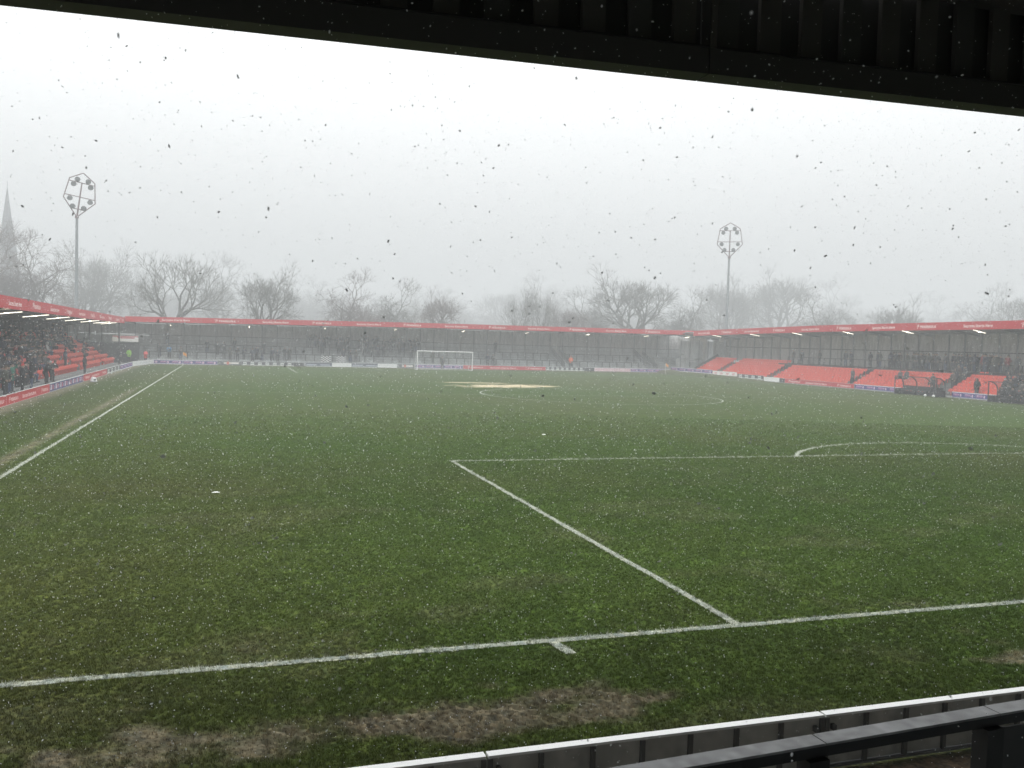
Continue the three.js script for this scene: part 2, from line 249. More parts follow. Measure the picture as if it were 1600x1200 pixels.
const boardPrint = {
  redWide: (n) => printMat(1024, 64, (x, w, h) => { x.fillStyle = RED; x.fillRect(0, 0, w, h); grime(x, w, h, n); logoP(x, 60, 34, 32); x.fillStyle = PALE; x.font = 'bold 30px sans-serif'; x.textBaseline = 'middle'; x.fillText('PENINSULA', 90, 35, 150); x.font = '600 34px sans-serif'; x.fillText('Success Starts Here', 330, 35, 400); logoP(x, 800, 34, 32); x.font = 'bold 30px sans-serif'; x.fillText('PENINSULA', 830, 35, 150); }),
  blue: (n, rep) => printMat(1024, 64, (x, w, h) => { x.fillStyle = '#e9e4ee'; x.fillRect(0, 0, w, h); x.fillStyle = '#33307a'; x.fillRect(0, 7, w, h - 14); grime(x, w, h, n); const s = w / rep; for (let k = 0; k < rep; k++) { x.fillStyle = '#c8a6c6'; x.fillRect(k * s + s * .12, 18, s * .5, 9); strokes(x, k * s + s * .1, 36, s * .5, 17, 3, '#dd8fae'); x.fillStyle = '#ead9e4'; x.beginPath(); x.arc(k * s + s * .76, 33, Math.min(17, s * .14), 0, 7); x.fill(); x.strokeStyle = '#a04a80'; x.lineWidth = 3; x.beginPath(); x.arc(k * s + s * .76, 33, Math.min(9, s * .07), 0, 7); x.stroke(); } }),
  stripes: (n) => printMat(1024, 64, (x, w, h) => { x.fillStyle = '#2d3670'; x.fillRect(0, 0, w, h); x.fillStyle = '#cdd2de'; x.fillRect(0, 0, w, 4); grime(x, w, h, n); for (let k = 0; k < 8; k++) { const s = k * 128 + 20; x.fillStyle = '#d6c9d3'; x.fillRect(s, 12, 36, 40); x.fillStyle = '#b2566e'; x.fillRect(s + 48, 14, 34, 36); x.fillStyle = '#2d3670'; x.fillRect(s + 10, 20, 8, 12); x.fillRect(s + 60, 22, 8, 12); x.fillStyle = '#cdd2de'; x.fillRect(s + 92, 22, 8, 28); } }),
  dark: (n, cols) => printMat(1024, 64, (x, w, h) => { x.fillStyle = '#3c4145'; x.fillRect(0, 0, w, h); grime(x, w, h, n); const s = w / cols; for (let k = 0; k < cols; k++) { x.fillStyle = '#d7dcd8'; x.fillRect(k * s + s * .18, 10, s * .5, 44); x.fillStyle = '#6d7578'; x.fillRect(k * s + s * .22, 27, s * .4, 12); x.fillStyle = '#c9cec9'; x.fillRect(k * s, 52, s, 10); } }),
  bar: (n) => printMat(1024, 64, (x, w, h) => { x.fillStyle = '#4c5563'; x.fillRect(0, 0, w, h); grime(x, w, h, n); x.fillStyle = '#b9c0c8'; x.fillRect(30, 26, 400, 16); x.fillRect(560, 26, 390, 16); x.fillStyle = '#cfd4d6'; x.fillRect(0, 54, w, 10); }),
  white: (n) => printMat(512, 64, (x, w, h) => { x.fillStyle = '#e4e8e7'; x.fillRect(0, 0, w, h); grime(x, w, h, n); x.fillStyle = '#cfd6d6'; x.fillRect(30, 28, w - 60, 8); }),
  blank: (n) => printMat(256, 64, (x, w, h) => { x.fillStyle = '#e9ecea'; x.fillRect(0, 0, w, h); grime(x, w, h, n); }),
  whiteRed: (n) => printMat(1024, 64, (x, w, h) => { x.fillStyle = '#ece9e6'; x.fillRect(0, 0, w, h); grime(x, w, h, n); for (let k = 0; k < 4; k++) { strokes(x, k * 256 + 60, 34, 120, 26, 7 + k, '#c25561'); x.fillStyle = '#c98a92'; x.fillRect(k * 256 + 62, 52, 100, 5); } }),
  pink: (n) => printMat(1024, 64, (x, w, h) => { x.fillStyle = '#cfb3ba'; x.fillRect(0, 0, w, h); grime(x, w, h, n); for (let k = 0; k < 7; k++) { x.fillStyle = k % 2 ? '#e7dcde' : '#dfd0d4'; x.fillRect(k * 146 + 10, 8, 90, 44); strokes(x, k * 146 + 22, 32, 60, 22, 9 + k, '#b05c6c'); } }),
  black: (n) => printMat(256, 64, (x, w, h) => { x.fillStyle = '#34383a'; x.fillRect(0, 0, w, h); grime(x, w, h, n); x.fillStyle = '#d9dddb'; x.beginPath(); x.arc(w * .55, 32, 13, 0, 7); x.fill(); }),
  orangeWhite: (n) => printMat(512, 64, (x, w, h) => { x.fillStyle = '#5a6062'; x.fillRect(0, 0, w, h); grime(x, w, h, n); x.fillStyle = '#d8d2cc'; x.fillRect(130, 16, 330, 30); x.fillStyle = '#c76a55'; x.beginPath(); x.arc(220, 32, 28, 0, 7); x.fill(); x.fillStyle = '#e4e2de'; x.fillRect(300, 18, 140, 26); })
};

// ------------------------------------------------------------------ strip lights (lit)
function stripLight(label, a, b, turn) {                            // a tube along local x, from a to b
  const t = thing('strip_light', label, 'strip light', a); const d = b.clone().sub(V(...a)), l = d.length();
  t.quaternion.setFromUnitVectors(V(1, 0, 0), d.clone().divideScalar(l));
  part('light_housing', merge([box(l, .05, .07, l / 2, .045, 0), box(.03, .08, .08, 0, .02, 0), box(.03, .08, .08, l, .02, 0)]), M.whiteMetal, t);
  const g = new THREE.CylinderGeometry(.022, .022, l - .06, 8); g.rotateZ(Math.PI / 2); g.translate(l / 2, -.005, 0); part('light_tube', g, M.tube, t);
  const pl = new THREE.PointLight(0xffe9c4, 3.2, 14, 2); pl.position.set(l / 2, -.09, 0); pl.name = 'tube_glow'; t.add(pl);
}

// ------------------------------------------------------------------ stands
// a fascia made of printed panels between points along a line; h(s) gives the top edge
function fasciaPanels(parent, n, at, faceTurn, first) {
  const f = new THREE.Group(); f.name = 'fascia'; parent.add(f);
  for (let i = 0; i < n; i++) {
    const [a, b, th, plain] = at(i), d = b.clone().sub(a), l = d.length(); const g = new THREE.BoxGeometry(l - .012, th, .06);
    const x = d.divideScalar(l), z = V(Math.sin(faceTurn), 0, Math.cos(faceTurn)), y = z.clone().cross(x).normalize(); const zz = x.clone().cross(y);
    g.translate(l / 2, -th / 2, 0); g.applyMatrix4(new THREE.Matrix4().makeBasis(x, y, zz)); g.translate(a.x, a.y, a.z);
    part('fascia_panel', g, [M.red, M.red, M.red, M.red, plain ? M.red : (i + first) % 2 ? PR.pen : PR.suc, M.red], f);
  }
  return f;
}
// ---- far terrace
const ftop = x => x < 0 ? lerp(5.75, 5.85, (x + 7.4) / 7.4) : x < 30 ? lerp(5.85, 6.24, x / 30) : lerp(6.24, 6.52, (x - 30) / 42);
const farStepY = z => .12 + .42 * (-108.2 - z);
{
  const s = thing('terrace_stand', 'grey standing terrace with crush barriers and red fascia behind the far goal', 'stand', [32, 0, -106.3]); const O = s.position;
  const sub = (n, g, m, p = s) => { g.translate(-O.x, -O.y, -O.z); return part(n, g, m, p); };
  const fz = -106.3;
  fasciaPanels(s, 14, i => { const xa = Math.max(-6.95, -10.08 + 6 * i), xb = -4.08 + 6 * i; return [V(xa - O.x, ftop(xa), 0), V(xb - O.x, ftop(xb), 0), .66, i === 0 || i === 13]; }, 0, 1);
  // roof, sagging slightly backwards, with sheets laid side by side
  const roof = new THREE.Group(); roof.name = 'roof'; s.add(roof);
  for (let i = -3; i < 13; i++) { const xa = -7 + 6.1 * i, xb = xa + 6.09; const g = bar(V((xa + xb) / 2, (ftop(xa) + ftop(xb)) / 2 - .14, fz - .05), V((xa + xb) / 2, (ftop(xa) + ftop(xb)) / 2 - .62, -115.6), 6.08, .09); sub('roof_sheet', wuv(g), M.roofUnder, roof); }
  for (let i = 0; i < 14; i++) { const x = -6.6 + 6 * i; sub('rafter', bar(V(x, ftop(x) - .30, fz - .15), V(x, ftop(x) - .78, -115.4), .1, .2), M.steel, roof); }
  // steps
  for (let k = 0; k < 14; k++) { const z0 = -107.4 - .42 * k - (k ? .4 : 0), y = .14 + .17 * k; sub('step', span(-6.6, 74, -.25, y, z0, k === 13 ? -115.4 : z0 - .46), k % 2 ? M.concretePale : M.concrete); }
  // back wall: bays of cladding between posts
  const wall = new THREE.Group(); wall.name = 'back_wall'; s.add(wall);
  for (let i = -10; i < 40; i++) {
    const xa = -6.6 + 2.02 * i, top = ftop(xa) - .72;
    sub('wall_panel', span(xa, xa + 1.97, 3.62, top, -115.15, -115.22), M.clad[((i + 40) * 7 + (i >> 2)) & 3], wall);
    sub('wall_panel', span(xa, xa + 1.97, 2.3, 3.55, -115.12, -115.22), M.cladLow[((i + 30) * 5) % 3], wall);
    sub('wall_post', span(xa - .06, xa + .05, 2.2, top, -115.0, -115.14), M.steel, wall);
  }
  sub('wall_rail', span(-6.6, 74, 3.55, 3.62, -115.04, -115.2), M.darkSteel, wall); sub('wall_rail', span(-6.6, 74, 2.9, 2.94, -115.02, -115.12), M.steel, wall);
  for (const [x, h] of [[23.0, 5.0], [9.0, 5.0], [37, 5.1], [52, 5.3], [66, 5.4]]) sub('column', span(x - .07, x + .07, .5, h, -112.2, -112.34), M.clad[1]);
  sub('end_wall', span(74, 74.2, -.2, 5.6, -106.6, -115.4), M.clad[0]); sub('side_wall', span(-14.5, -5.4, -.2, 2.5, -107.6, -107.8), M.cladDark[1]);
}
// crush barriers: long rails on posts, in two staggered rows
function crushBarrier(label, xa, xb, z, y, h) {
  const t = thing('crush_barrier', label, 'barrier', [xa, y, z], 0); const n = Math.max(1, Math.round((xb - xa) / 1.17)), d = (xb - xa) / n;
  part('rail', merge([box(xb - xa, .085, .07, (xb - xa) / 2, h, 0)]), M.darkSteel, t);
  for (let i = 0; i <= n; i++) part('post', merge([box(.10, h - .03, .07, clamp(i * d, .03, xb - xa - .03), (h - .03) / 2, 0), box(.16, .02, .16, clamp(i * d, .03, xb - xa - .03), .012, 0)]), M.darkSteel, t);
}
const zL = -109.3, zU = -111.5;
for (const [xa, xb, w] of [[-4.4, 10.5, 'nearest the left corner'], [12.6, 22.2, 'left of the goal'], [22.9, 29.2, 'just left of the goal frame'], [31.2, 51.0, 'behind and right of the goal']]) crushBarrier('dark crush barrier, lower row of the far terrace, ' + w, xa, xb, zL, .5, 1.0);
crushBarrier('dark crush barrier in the lower row of the far terrace, right of the stairs', 53.4, 64.2, zL, .42, 1.0);
for (const [xa, xb, w] of [[-3.6, 13, 'nearest the left corner'], [13.8, 29.9, 'left of the goal'], [31.4, 50.4, 'behind and right of the goal'], [52.6, 65.6, 'right of the stairs']]) crushBarrier('dark crush barrier, upper row of the far terrace, ' + w, xa, xb, zU, 1.46, 1.0);
for (const [x, w] of [[51.8, 'right of the goal'], [65.6, 'near the right corner']]) {
  const t = thing('stair_railing', 'dark sloping stair railings on the far terrace ' + w, 'railing', [x, .2, -108.3]);
  for (const o of [0, 1.2]) {
    part('handrail', merge([bar(V(o, 1.0, 0), V(o, 3.25, -5.6), .06), bar(V(o, .55, 0), V(o, 2.8, -5.6), .045)]), M.darkSteel, t);
    for (let k = 0; k < 6; k++) part('post', box(.05, 1.05, .05, o, .5 + .45 * k, -1.12 * k), M.darkSteel, t);
    part('mesh_panel', merge([...Array(22)].map((_, k) => bar(V(o, .1 + .1 * k + .03, -.25 * k), V(o, .95 + .1 * k, -.25 * k), .035))), M.darkSteel, t);
  }
}
for (let i = 0; i < 9; i++) { const x = [-1.8, 7.7, 17.3, 26.7, 36.2, 45.6, 55, 64.4, 71.3][i]; stripLight(['lit strip light under the far roof, nearest the left corner', 'second lit strip light from the left under the far roof', 'third lit strip light from the left under the far roof', 'lit strip light under the far roof, just left of the goal', 'lit strip light under the far roof above the right goalpost', 'sixth lit strip light from the left under the far roof', 'lit strip light under the far roof above the orange steward', 'second to last lit strip light of the far roof', 'lit strip light at the right end of the far roof'][i], [x, ftop(x) - .92, -106.7], V(x, ftop(x) - 1.05, -108.3)); }

// ---- a seat: tipped-up pan, rounded back, bracket
function roundRect(w, h, r) { const s = new THREE.Shape(), x = -w / 2, y = -h / 2; s.moveTo(x + r, y); s.lineTo(x + w - r, y); s.quadraticCurveTo(x + w, y, x + w, y + r); s.lineTo(x + w, y + h - r); s.quadraticCurveTo(x + w, y + h, x + w - r, y + h); s.lineTo(x + r, y + h); s.quadraticCurveTo(x, y + h, x, y + h - r); s.lineTo(x, y + r); s.quadraticCurveTo(x, y, x + r, y); return s; }
const seatGeo = (() => {
  const o = { depth: .03, bevelEnabled: false, curveSegments: 2 }; const b = new THREE.ExtrudeGeometry(roundRect(.45, .22, .06), o); b.rotateX(-.2); b.translate(0, .56, -.08);
  const p = new THREE.ExtrudeGeometry(roundRect(.41, .17, .05), { ...o, depth: .05 }); p.rotateX(-.10); p.translate(0, .47, .02); return merge([b, p, box(.05, .40, .06, 0, .22, -.05)]);
})();
function addSeats(stand, list, most) {                              // list of [x,y,z,turn], nearest the camera first as parts, the rest as one mass
  const c = camera.position; list.sort((a, b) => Math.hypot(a[0] - c.x, a[2] - c.z) - Math.hypot(b[0] - c.x, b[2] - c.z)); const o = stand.position; let k = 0;
  for (const [x, y, z, t] of list.slice(0, most)) { const m = part('seat', seatGeo, (k++ * 7919) % 5 ? M.seat : M.seatB, stand); m.position.set(x - o.x, y - o.y, z - o.z); m.rotation.y = t; }
  const rest = list.slice(most); if (!rest.length) return; const im = new THREE.InstancedMesh(seatGeo, M.seat, rest.length), q = new THREE.Matrix4(); im.name = 'seats'; im.userData.kind = 'stuff';
  rest.forEach(([x, y, z, t], i) => { q.makeRotationY(t); q.setPosition(x - o.x, y - o.y, z - o.z); im.setMatrixAt(i, q); }); stand.add(im);
}
// ---- left stand
const LX = -7.0, leftRowX = r => -7.45 - .72 * r, leftRowY = r => .22 + .38 * r;
{
  const s = thing('grandstand', 'dark covered stand with red seats and a crowd along the left touchline', 'stand', [-7, 0, -65]); const O = s.position;
  const sub = (n, g, m, p = s) => { g.translate(-O.x, -O.y, -O.z); return part(n, g, m, p); };
  const lt = z => lerp(5.62, 5.72, clamp((z + 106) / 60));
  fasciaPanels(s, 14, i => { const za = -21.5 - 6.23 * i, zb = za - 6.23; return [V(LX - O.x, lt(za), Math.max(za, -106.2) - O.z), V(LX - O.x, lt(zb), Math.max(zb, -106.3) - O.z), .74]; }, Math.PI / 2, 0);
  const roof = new THREE.Group(); roof.name = 'roof'; s.add(roof);
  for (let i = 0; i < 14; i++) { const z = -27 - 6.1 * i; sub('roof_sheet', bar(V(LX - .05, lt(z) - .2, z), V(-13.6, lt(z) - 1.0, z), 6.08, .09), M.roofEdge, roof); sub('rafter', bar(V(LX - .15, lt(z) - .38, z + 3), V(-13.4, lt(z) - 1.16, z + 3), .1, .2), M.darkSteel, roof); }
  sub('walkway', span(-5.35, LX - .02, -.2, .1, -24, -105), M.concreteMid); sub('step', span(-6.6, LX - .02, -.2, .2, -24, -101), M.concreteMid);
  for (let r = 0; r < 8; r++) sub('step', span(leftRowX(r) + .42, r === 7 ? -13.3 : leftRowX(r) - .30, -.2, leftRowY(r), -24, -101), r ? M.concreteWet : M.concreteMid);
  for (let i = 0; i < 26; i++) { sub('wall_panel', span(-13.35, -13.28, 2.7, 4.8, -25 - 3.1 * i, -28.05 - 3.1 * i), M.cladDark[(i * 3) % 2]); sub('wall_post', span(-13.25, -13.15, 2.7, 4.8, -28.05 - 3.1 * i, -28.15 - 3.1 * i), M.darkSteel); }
  sub('column', span(-7.35, -7.2, .1, 5.0, -103.6, -103.75), M.black); sub('column', span(-10.6, -10.45, 1, 4.9, -103.6, -103.75), M.black);
  for (let i = 0; i < 6; i++) sub('column', span(-13.1, -12.95, 2.6, 4.7, -46 - 9.6 * i, -46.15 - 9.6 * i), M.darkSteel);
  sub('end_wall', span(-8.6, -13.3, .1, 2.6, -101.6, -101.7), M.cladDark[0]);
  const list = []; const aisles = [-58.2, -76.0, -90.2];
  for (let r = 0; r < 8; r++) for (let z = -44; z > -100.6; z -= .5) if (!aisles.some(a => Math.abs(z - a) < .62)) list.push([leftRowX(r), leftRowY(r), z, Math.PI / 2]);
  addSeats(s, list, 300);
}
for (let i = 0; i < 7; i++) { const z = i < 6 ? -54.3 - 8.75 * i : -104; stripLight(['lit strip light under the left roof, nearest the left edge of the view', 'second lit strip light from the near end of the left roof', 'third lit strip light from the near end of the left roof', 'fourth lit strip light from the near end of the left roof', 'fifth lit strip light from the near end of the left roof', 'second to last lit strip light under the left roof', 'lit strip light at the far end of the left roof'][i], [-7.55, 4.93, z], V(-9.35, 4.70, z)); }
// ---- right stand
const RX = 69.75, rightRowX = r => 69.0 + .5 * r, rightRowY = r => .15 + .27 * r;
{
  const s = thing('grandstand', 'covered stand with blocks of red seats along the right touchline', 'stand', [70, 0, -75]); const O = s.position;
  const sub = (n, g, m, p = s) => { g.translate(-O.x, -O.y, -O.z); return part(n, g, m, p); };
  const rt = z => z < -94 ? lerp(6.42, 6.60, (z + 103) / 9) : z < -73 ? lerp(6.60, 6.92, (z + 94) / 21) : lerp(6.92, 7.06, (z + 73) / 27);
  fasciaPanels(s, 11, i => { const za = -103 + 6 * i, zb = za + 6; return [V(RX - O.x, rt(za), za - O.z), V(RX - O.x, rt(zb), zb - O.z), .74]; }, -Math.PI / 2, 0);
  const roof = new THREE.Group(); roof.name = 'roof'; s.add(roof);
  for (let i = -1; i < 11; i++) { const z = -102.6 + 6.05 * i; sub('roof_sheet', bar(V(RX + .05, rt(z) - .2, z), V(76, rt(z) - .95, z), 6.03, .09), M.roofUnder, roof); sub('rafter', bar(V(RX + .15, rt(z) - .38, z + 3), V(75.6, rt(z) - 1.1, z + 3), .1, .2), M.steel, roof); }
  sub('walkway', span(67.9, 69.25, -.2, .13, -40, -103), M.concrete);
  for (let r = 0; r < 8; r++) sub('step', span(rightRowX(r) - .24, r === 7 ? 75.4 : rightRowX(r) + .30, -.2, rightRowY(r), -40, -103), M.concreteWet);
  sub('upper_terrace', span(71.75, 75.4, 1.0, 2.32, -40, -84.8), M.darkSteel);
  const wall = new THREE.Group(); wall.name = 'back_wall'; s.add(wall);
  for (let i = 0; i < 32; i++) {
    const z = -104 + 2.05 * i, top = rt(z) - .75; sub('wall_panel', span(75.4, 75.46, 4.28, top, z, z + 2.0), M.clad[(i * 5 + (i >> 1)) % 4], wall); sub('wall_panel', span(75.4, 75.48, 2.3, 4.2, z, z + 2.0), M.clad[(i * 3 + 1) % 4], wall);
    sub('wall_post', span(75.26, 75.39, 2.2, top, z - .05, z + .06), M.steel, wall);
  }
  sub('wall_rail', span(75.3, 75.44, 4.2, 4.28, -104, -39), M.darkSteel, wall);
  sub('end_wall', bar(V(68.9, .55, -101.6), V(73.2, 2.95, -101.6), .1, .55), M.darkSteel); sub('end_wall', span(73.3, 75.4, 2.0, 5.2, -103.2, -103.4), M.cladLow[0]);
  sub('window', span(74.2, 74.9, 4.9, 5.6, -103.05, -103.18), M.white);
  const aisles = [[-94.9, .5], [-82.5, .65], [-67.8, .5], [-55.2, .75], [-48.0, .5]], list = [];
  for (let r = 0; r < 8; r++) for (let z = -101; z < -40; z += .5) { if (aisles.some(a => Math.abs(z - a[0]) < a[1] + .12)) continue; if (r > 5 && z > -82.8) { if (!(r === 6 && z > -54 && z < -52.6)) continue; } list.push([rightRowX(r), rightRowY(r), z, -Math.PI / 2]); }
  addSeats(s, list, 300);
}
{
  const t = thing('barrier_fence', 'dark railing between the red seats and the standing crowd of the right stand', 'railing', [71.85, 2.32, -83]);
  part('rail', box(.05, .05, 42, 0, .82, 21), M.darkSteel, t); for (let i = 0; i <= 42; i++) part('post', box(.05, .82, .05, 0, .41, i), M.darkSteel, t);
}
for (let i = 0; i < 6; i++) { const z = [-98.4, -89, -80, -70.8, -61.8, -52.9][i]; stripLight(['lit strip light at the far end of the right roof', 'second lit strip light from the far end of the right roof', 'third lit strip light from the far end of the right roof', 'fourth lit strip light from the far end of the right roof', 'fifth lit strip light from the far end of the right roof', 'lit strip light of the right roof, nearest the right edge of the view'][i], [70.1, [5.82, 5.95, 6.1, 6.2, 6.25, 6.28][i], z], V(71.6, [5.60, 5.72, 5.86, 5.95, 6.0, 6.02][i], z)); }

// ------------------------------------------------------------------ advertising boards round the pitch
function board(label, a, b, h, m, y = 0) {                          // from a to b (plan points), facing the left of a->b
  const d = Math.hypot(b[0] - a[0], b[1] - a[1]), t = thing('advertising_board', label, 'advertising board', [a[0], y, a[1]], Math.atan2(-(b[1] - a[1]), b[0] - a[0]));
  part('board_face', box(d - .03, h, .025, d / 2, h / 2 + .03, 0), [M.white, M.white, M.white, M.white, m, M.backSheet], t);
  part('board_frame', merge([box(d - .03, .02, .05, d / 2, h + .04, 0), box(d - .03, .02, .05, d / 2, .02, 0)]), M.whiteMetal, t);
  for (let i = 0; i < 3; i++) part('stay', bar(V(.2 + (d - .4) * i / 2, h * .9, -.03), V(.2 + (d - .4) * i / 2, 0, -.4), .035), M.steel, t);
}
const BL = (label, z0, z1, m) => board(label, [-5, z0], [-5, z1], .5, m, -.02);           // left: faces +x
const BF = (label, x0, x1, m, y = .03) => board(label, [x0, -106.4], [x1, -106.4], .5, m, y);  // far: faces +z
const BR = (label, z0, z1, m, y = .06) => board(label, [68, z0], [68, z1], .5, m, y);     // right: faces -x
BL('red advertising board with pale lettering in front of the left crowd, nearest', -27, -38.2, boardPrint.redWide(1)); BL('second red advertising board with pale lettering along the left side', -38.2, -49, boardPrint.redWide(2));
BL('blue advertising board with red and white upright stripes along the left side', -49, -61.7, boardPrint.stripes(3)); BL('red advertising board beside the white floor box on the left', -61.7, -74.8, boardPrint.redWide(4));
BL('dark advertising board with white letters along the left side', -74.8, -84.5, boardPrint.dark(5, 4)); BL('short pale blue advertising board near the left end', -84.5, -95.8, boardPrint.blue(6, 4));
board('plain grey board across the far left corner', [-5, -95.9], [-3.6, -106.3], .5, boardPrint.white(7), .0);
BF('purple advertising board with pale roundels behind the left corner flag', -4.4, 3.9, boardPrint.blue(9, 6), -.03);
BF('dark advertising board with an orange and white mark, left part of the far side', 3.9, 6.8, boardPrint.orangeWhite(10), -.03);
BF('dark and white chequered advertising board below the far left spectators', 6.8, 13.3, boardPrint.dark(11, 7), -.03);
BF('short black advertising board with a white dot, left part of the far side', 13.3, 14.6, boardPrint.black(12), -.03);
BF('grey barred advertising board left of the first white board', 14.8, 18.2, boardPrint.bar(13), 0);
BF('white advertising board between the two grey barred boards', 18.2, 20.75, boardPrint.white(14), .02);
BF('grey barred advertising board between the two white boards', 20.8, 24.2, boardPrint.bar(15), .03);
BF('white advertising board nearest the left goalpost', 24.25, 26.85, boardPrint.white(16), .03);
BF('dark advertising board with an orange and white mark beside the left goalpost', 26.9, 29.3, boardPrint.orangeWhite(17), .05);
BF('purple advertising board seen through the goal net', 29.4, 36.0, boardPrint.blue(18, 5), .06);
BF('long red advertising board with pale lettering right of the goal', 36.05, 48.2, boardPrint.redWide(19), .08);
BF('dark and white chequered advertising board below the orange steward', 48.2, 54.1, boardPrint.dark(20, 8), .1);
BF('short black advertising board with a white dot, right part of the far side', 54.1, 55.7, boardPrint.black(21), .1);
BF('pink and white advertising board right of the far goal', 55.7, 61.5, boardPrint.pink(22), .1);
BF('purple advertising board with pale roundels behind the right corner flag', 61.5, 68.0, boardPrint.blue(23, 5), .12);
const brY = z => .06 + .40 * sstep(-77, -97, z);
BR('purple advertising board at the far end of the right side', -106.2, -94.4, boardPrint.blue(24, 5), brY(-100));
BR('white advertising board with four red words on the right side', -94.3, -88.3, boardPrint.whiteRed(25), brY(-91.3));
BR('dark advertising board with white patches on the right side', -88.1, -82.4, boardPrint.dark(26, 4), brY(-85));
BR('blank white advertising board below an aisle of the right stand', -82.3, -79.1, boardPrint.blank(27), brY(-80.7));
BR('short black advertising board with a white dot on the right side', -79.1, -78.0, boardPrint.black(28), brY(-78.5));
BR('long red advertising board with pale lettering on the right side', -78.0, -65.9, boardPrint.redWide(29));
BR('blue advertising board with pink lettering left of the dugout', -65.8, -59.2, boardPrint.blue(30, 4));
BR('blue advertising board with pink lettering between the two dugouts', -52.8, -47.6, boardPrint.blue(31, 4));

// the near boards, seen from behind: grey sheet, dark ribs, white top edge
for (const [xa, xb, l] of [[1.2, 4.36, 'leftmost grey board seen from behind in the foreground'], [4.37, 7.52, 'second grey board from the left seen from behind in the foreground'], [7.53, 10.70, 'back of the grey advertising board under the middle of the black handrail'], [10.71, 13.88, 'back of the grey advertising board at the right edge of the foreground'], [13.89, 17.0, 'back of a grey advertising board beyond the black handrail']]) {
  const t = thing('advertising_board', l, 'advertising board', [xa, 0, 3.785], 0, undefined), w = xb - xa, H = .5;
  for (let i = 0; i < 7; i++) part('sheet', wuv(box(w / 7 - .004, H - .05, .012, w / 7 * (i + .5), H / 2 + .025, 0)), M.backSheet, t);
  for (let i = 0; i <= 7; i++) part('rib', box(.038, H - .05, .035, clamp(w / 7 * i, .02, w - .02), H / 2 + .02, .022), M.rib, t);
  part('top_edge', box(w - .012, .022, .085, w / 2, H + .008, -.012), M.white, t);
  part('bottom_edge', box(w - .012, .02, .05, w / 2, .035, .02), M.steel, t);
  part('bracket', merge([box(.035, .05, .05, w - .09, .40, .03), box(.035, .05, .05, .09, .40, .03)]), M.rib, t);
}
{ const g = span(2, 17, -.1, .055, 4.62, 4.78); struct('kerb', g, M.concrete, 'low concrete kerb on the soil before the near stand'); }

// ------------------------------------------------------------------ the near stand: black roof edge above, handrail below
{
  const t = thing('handrail', 'black handrail with flat grey top plates in the bottom right foreground', 'handrail', [8.17, 2, 6.96], .056);
  for (let i = -2; i < 3; i++) { const g = box(1.083, .012, .098, 1.09 * (i + .5), -.006, 0); part('top_plate', wuv(g), M.grey, t); part('front_band', box(1.09, .05, .09, 1.09 * (i + .5), -.0375, 0), M.black, t); part('post', box(.112, 1.05, .09, 1.09 * i - .055, -.59, .03), M.black, t); }
  part('infill_panel', box(1.06, .9, .012, 1.09 + .57, -.54, .02), mat(.055, .057, .056, .5, { map: stainTex }), t);
}
{
  const s = thing('grandstand', 'black roof edge of the near stand across the top of the view', 'stand', [8, 0, 8]);
  const A = x => V(x - 8, 6 + .0115 * (x - 4), 3.45 + .036 * (x - 4) - 8);
  const f = new THREE.Group(); f.name = 'fascia'; s.add(f);
  const dx = 5.6, x0 = 9.28 - 3 * dx;
  const cross = (x, dy0, dy1, dz0, dz1) => { const a = A(x), b = A(x + dx - .012); const c0 = V(0, (dy0 + dy1) / 2, (dz0 + dz1) / 2); return bar(a.add(c0), b.add(c0), Math.abs(dz1 - dz0), Math.abs(dy1 - dy0)); };
  for (let i = 0; i < 9; i++) {
    const x = x0 + dx * i - .0; part('fascia_panel', cross(x, 0, .95, -.06, 0), M.roofEdge, f); part('gutter', cross(x, -.0, .025, .0, .16), M.roofEdge, f); part('gutter', cross(x, .025, .21, .12, .16), M.roofEdge, f); part('gutter_lip', cross(x, .21, .222, .105, .185), mat(.03, .03, .028, .5), f);
    for (let k = 0; k < 14; k++) { const a = A(x + .4 * k + .2); part('liner_rib', bar(a.clone().add(V(0, .24, .06)), a.clone().add(V(0, .94, .06)), .05, .2), k % 3 ? M.blackRoof2 : M.blackRoof, f); }
    const a = A(x); part('cover_strip', bar(a.clone().add(V(0, .2, .20)), a.clone().add(V(0, .95, .20)), .02, .05), M.blackRoof2, f);
    part('roof_sheet', (() => { const m = A(x + dx / 2); return bar(m.clone().add(V(0, .96, 0)), m.clone().add(V(0, .80, 10)), dx - .02, .08); })(), M.blackRoof, s);
    part('rafter', bar(a.clone().add(V(0, .8, .25)), a.clone().add(V(0, .62, 10)), .12, .26), M.blackRoof2, s);
  }
  for (let k = 0; k < 5; k++) part('purlin', bar(A(-8).add(V(0, .86 - .03 * k, .9 + 2 * k)), A(42).add(V(0, .86 - .03 * k, .9 + 2 * k)), .08, .12), M.blackRoof2, s);
  part('back_wall', wuv(box(60, 8.5, .2, 4, 3.4, 6)), M.clad[1], s);
  for (let k = 0; k < 8; k++) part('step', wuv(box(60, .9 + .26 * k + .3, .75, 4, (.9 + .26 * k) / 2 - .15, .2 - .72 + .75 * k)), M.concrete, s);
}
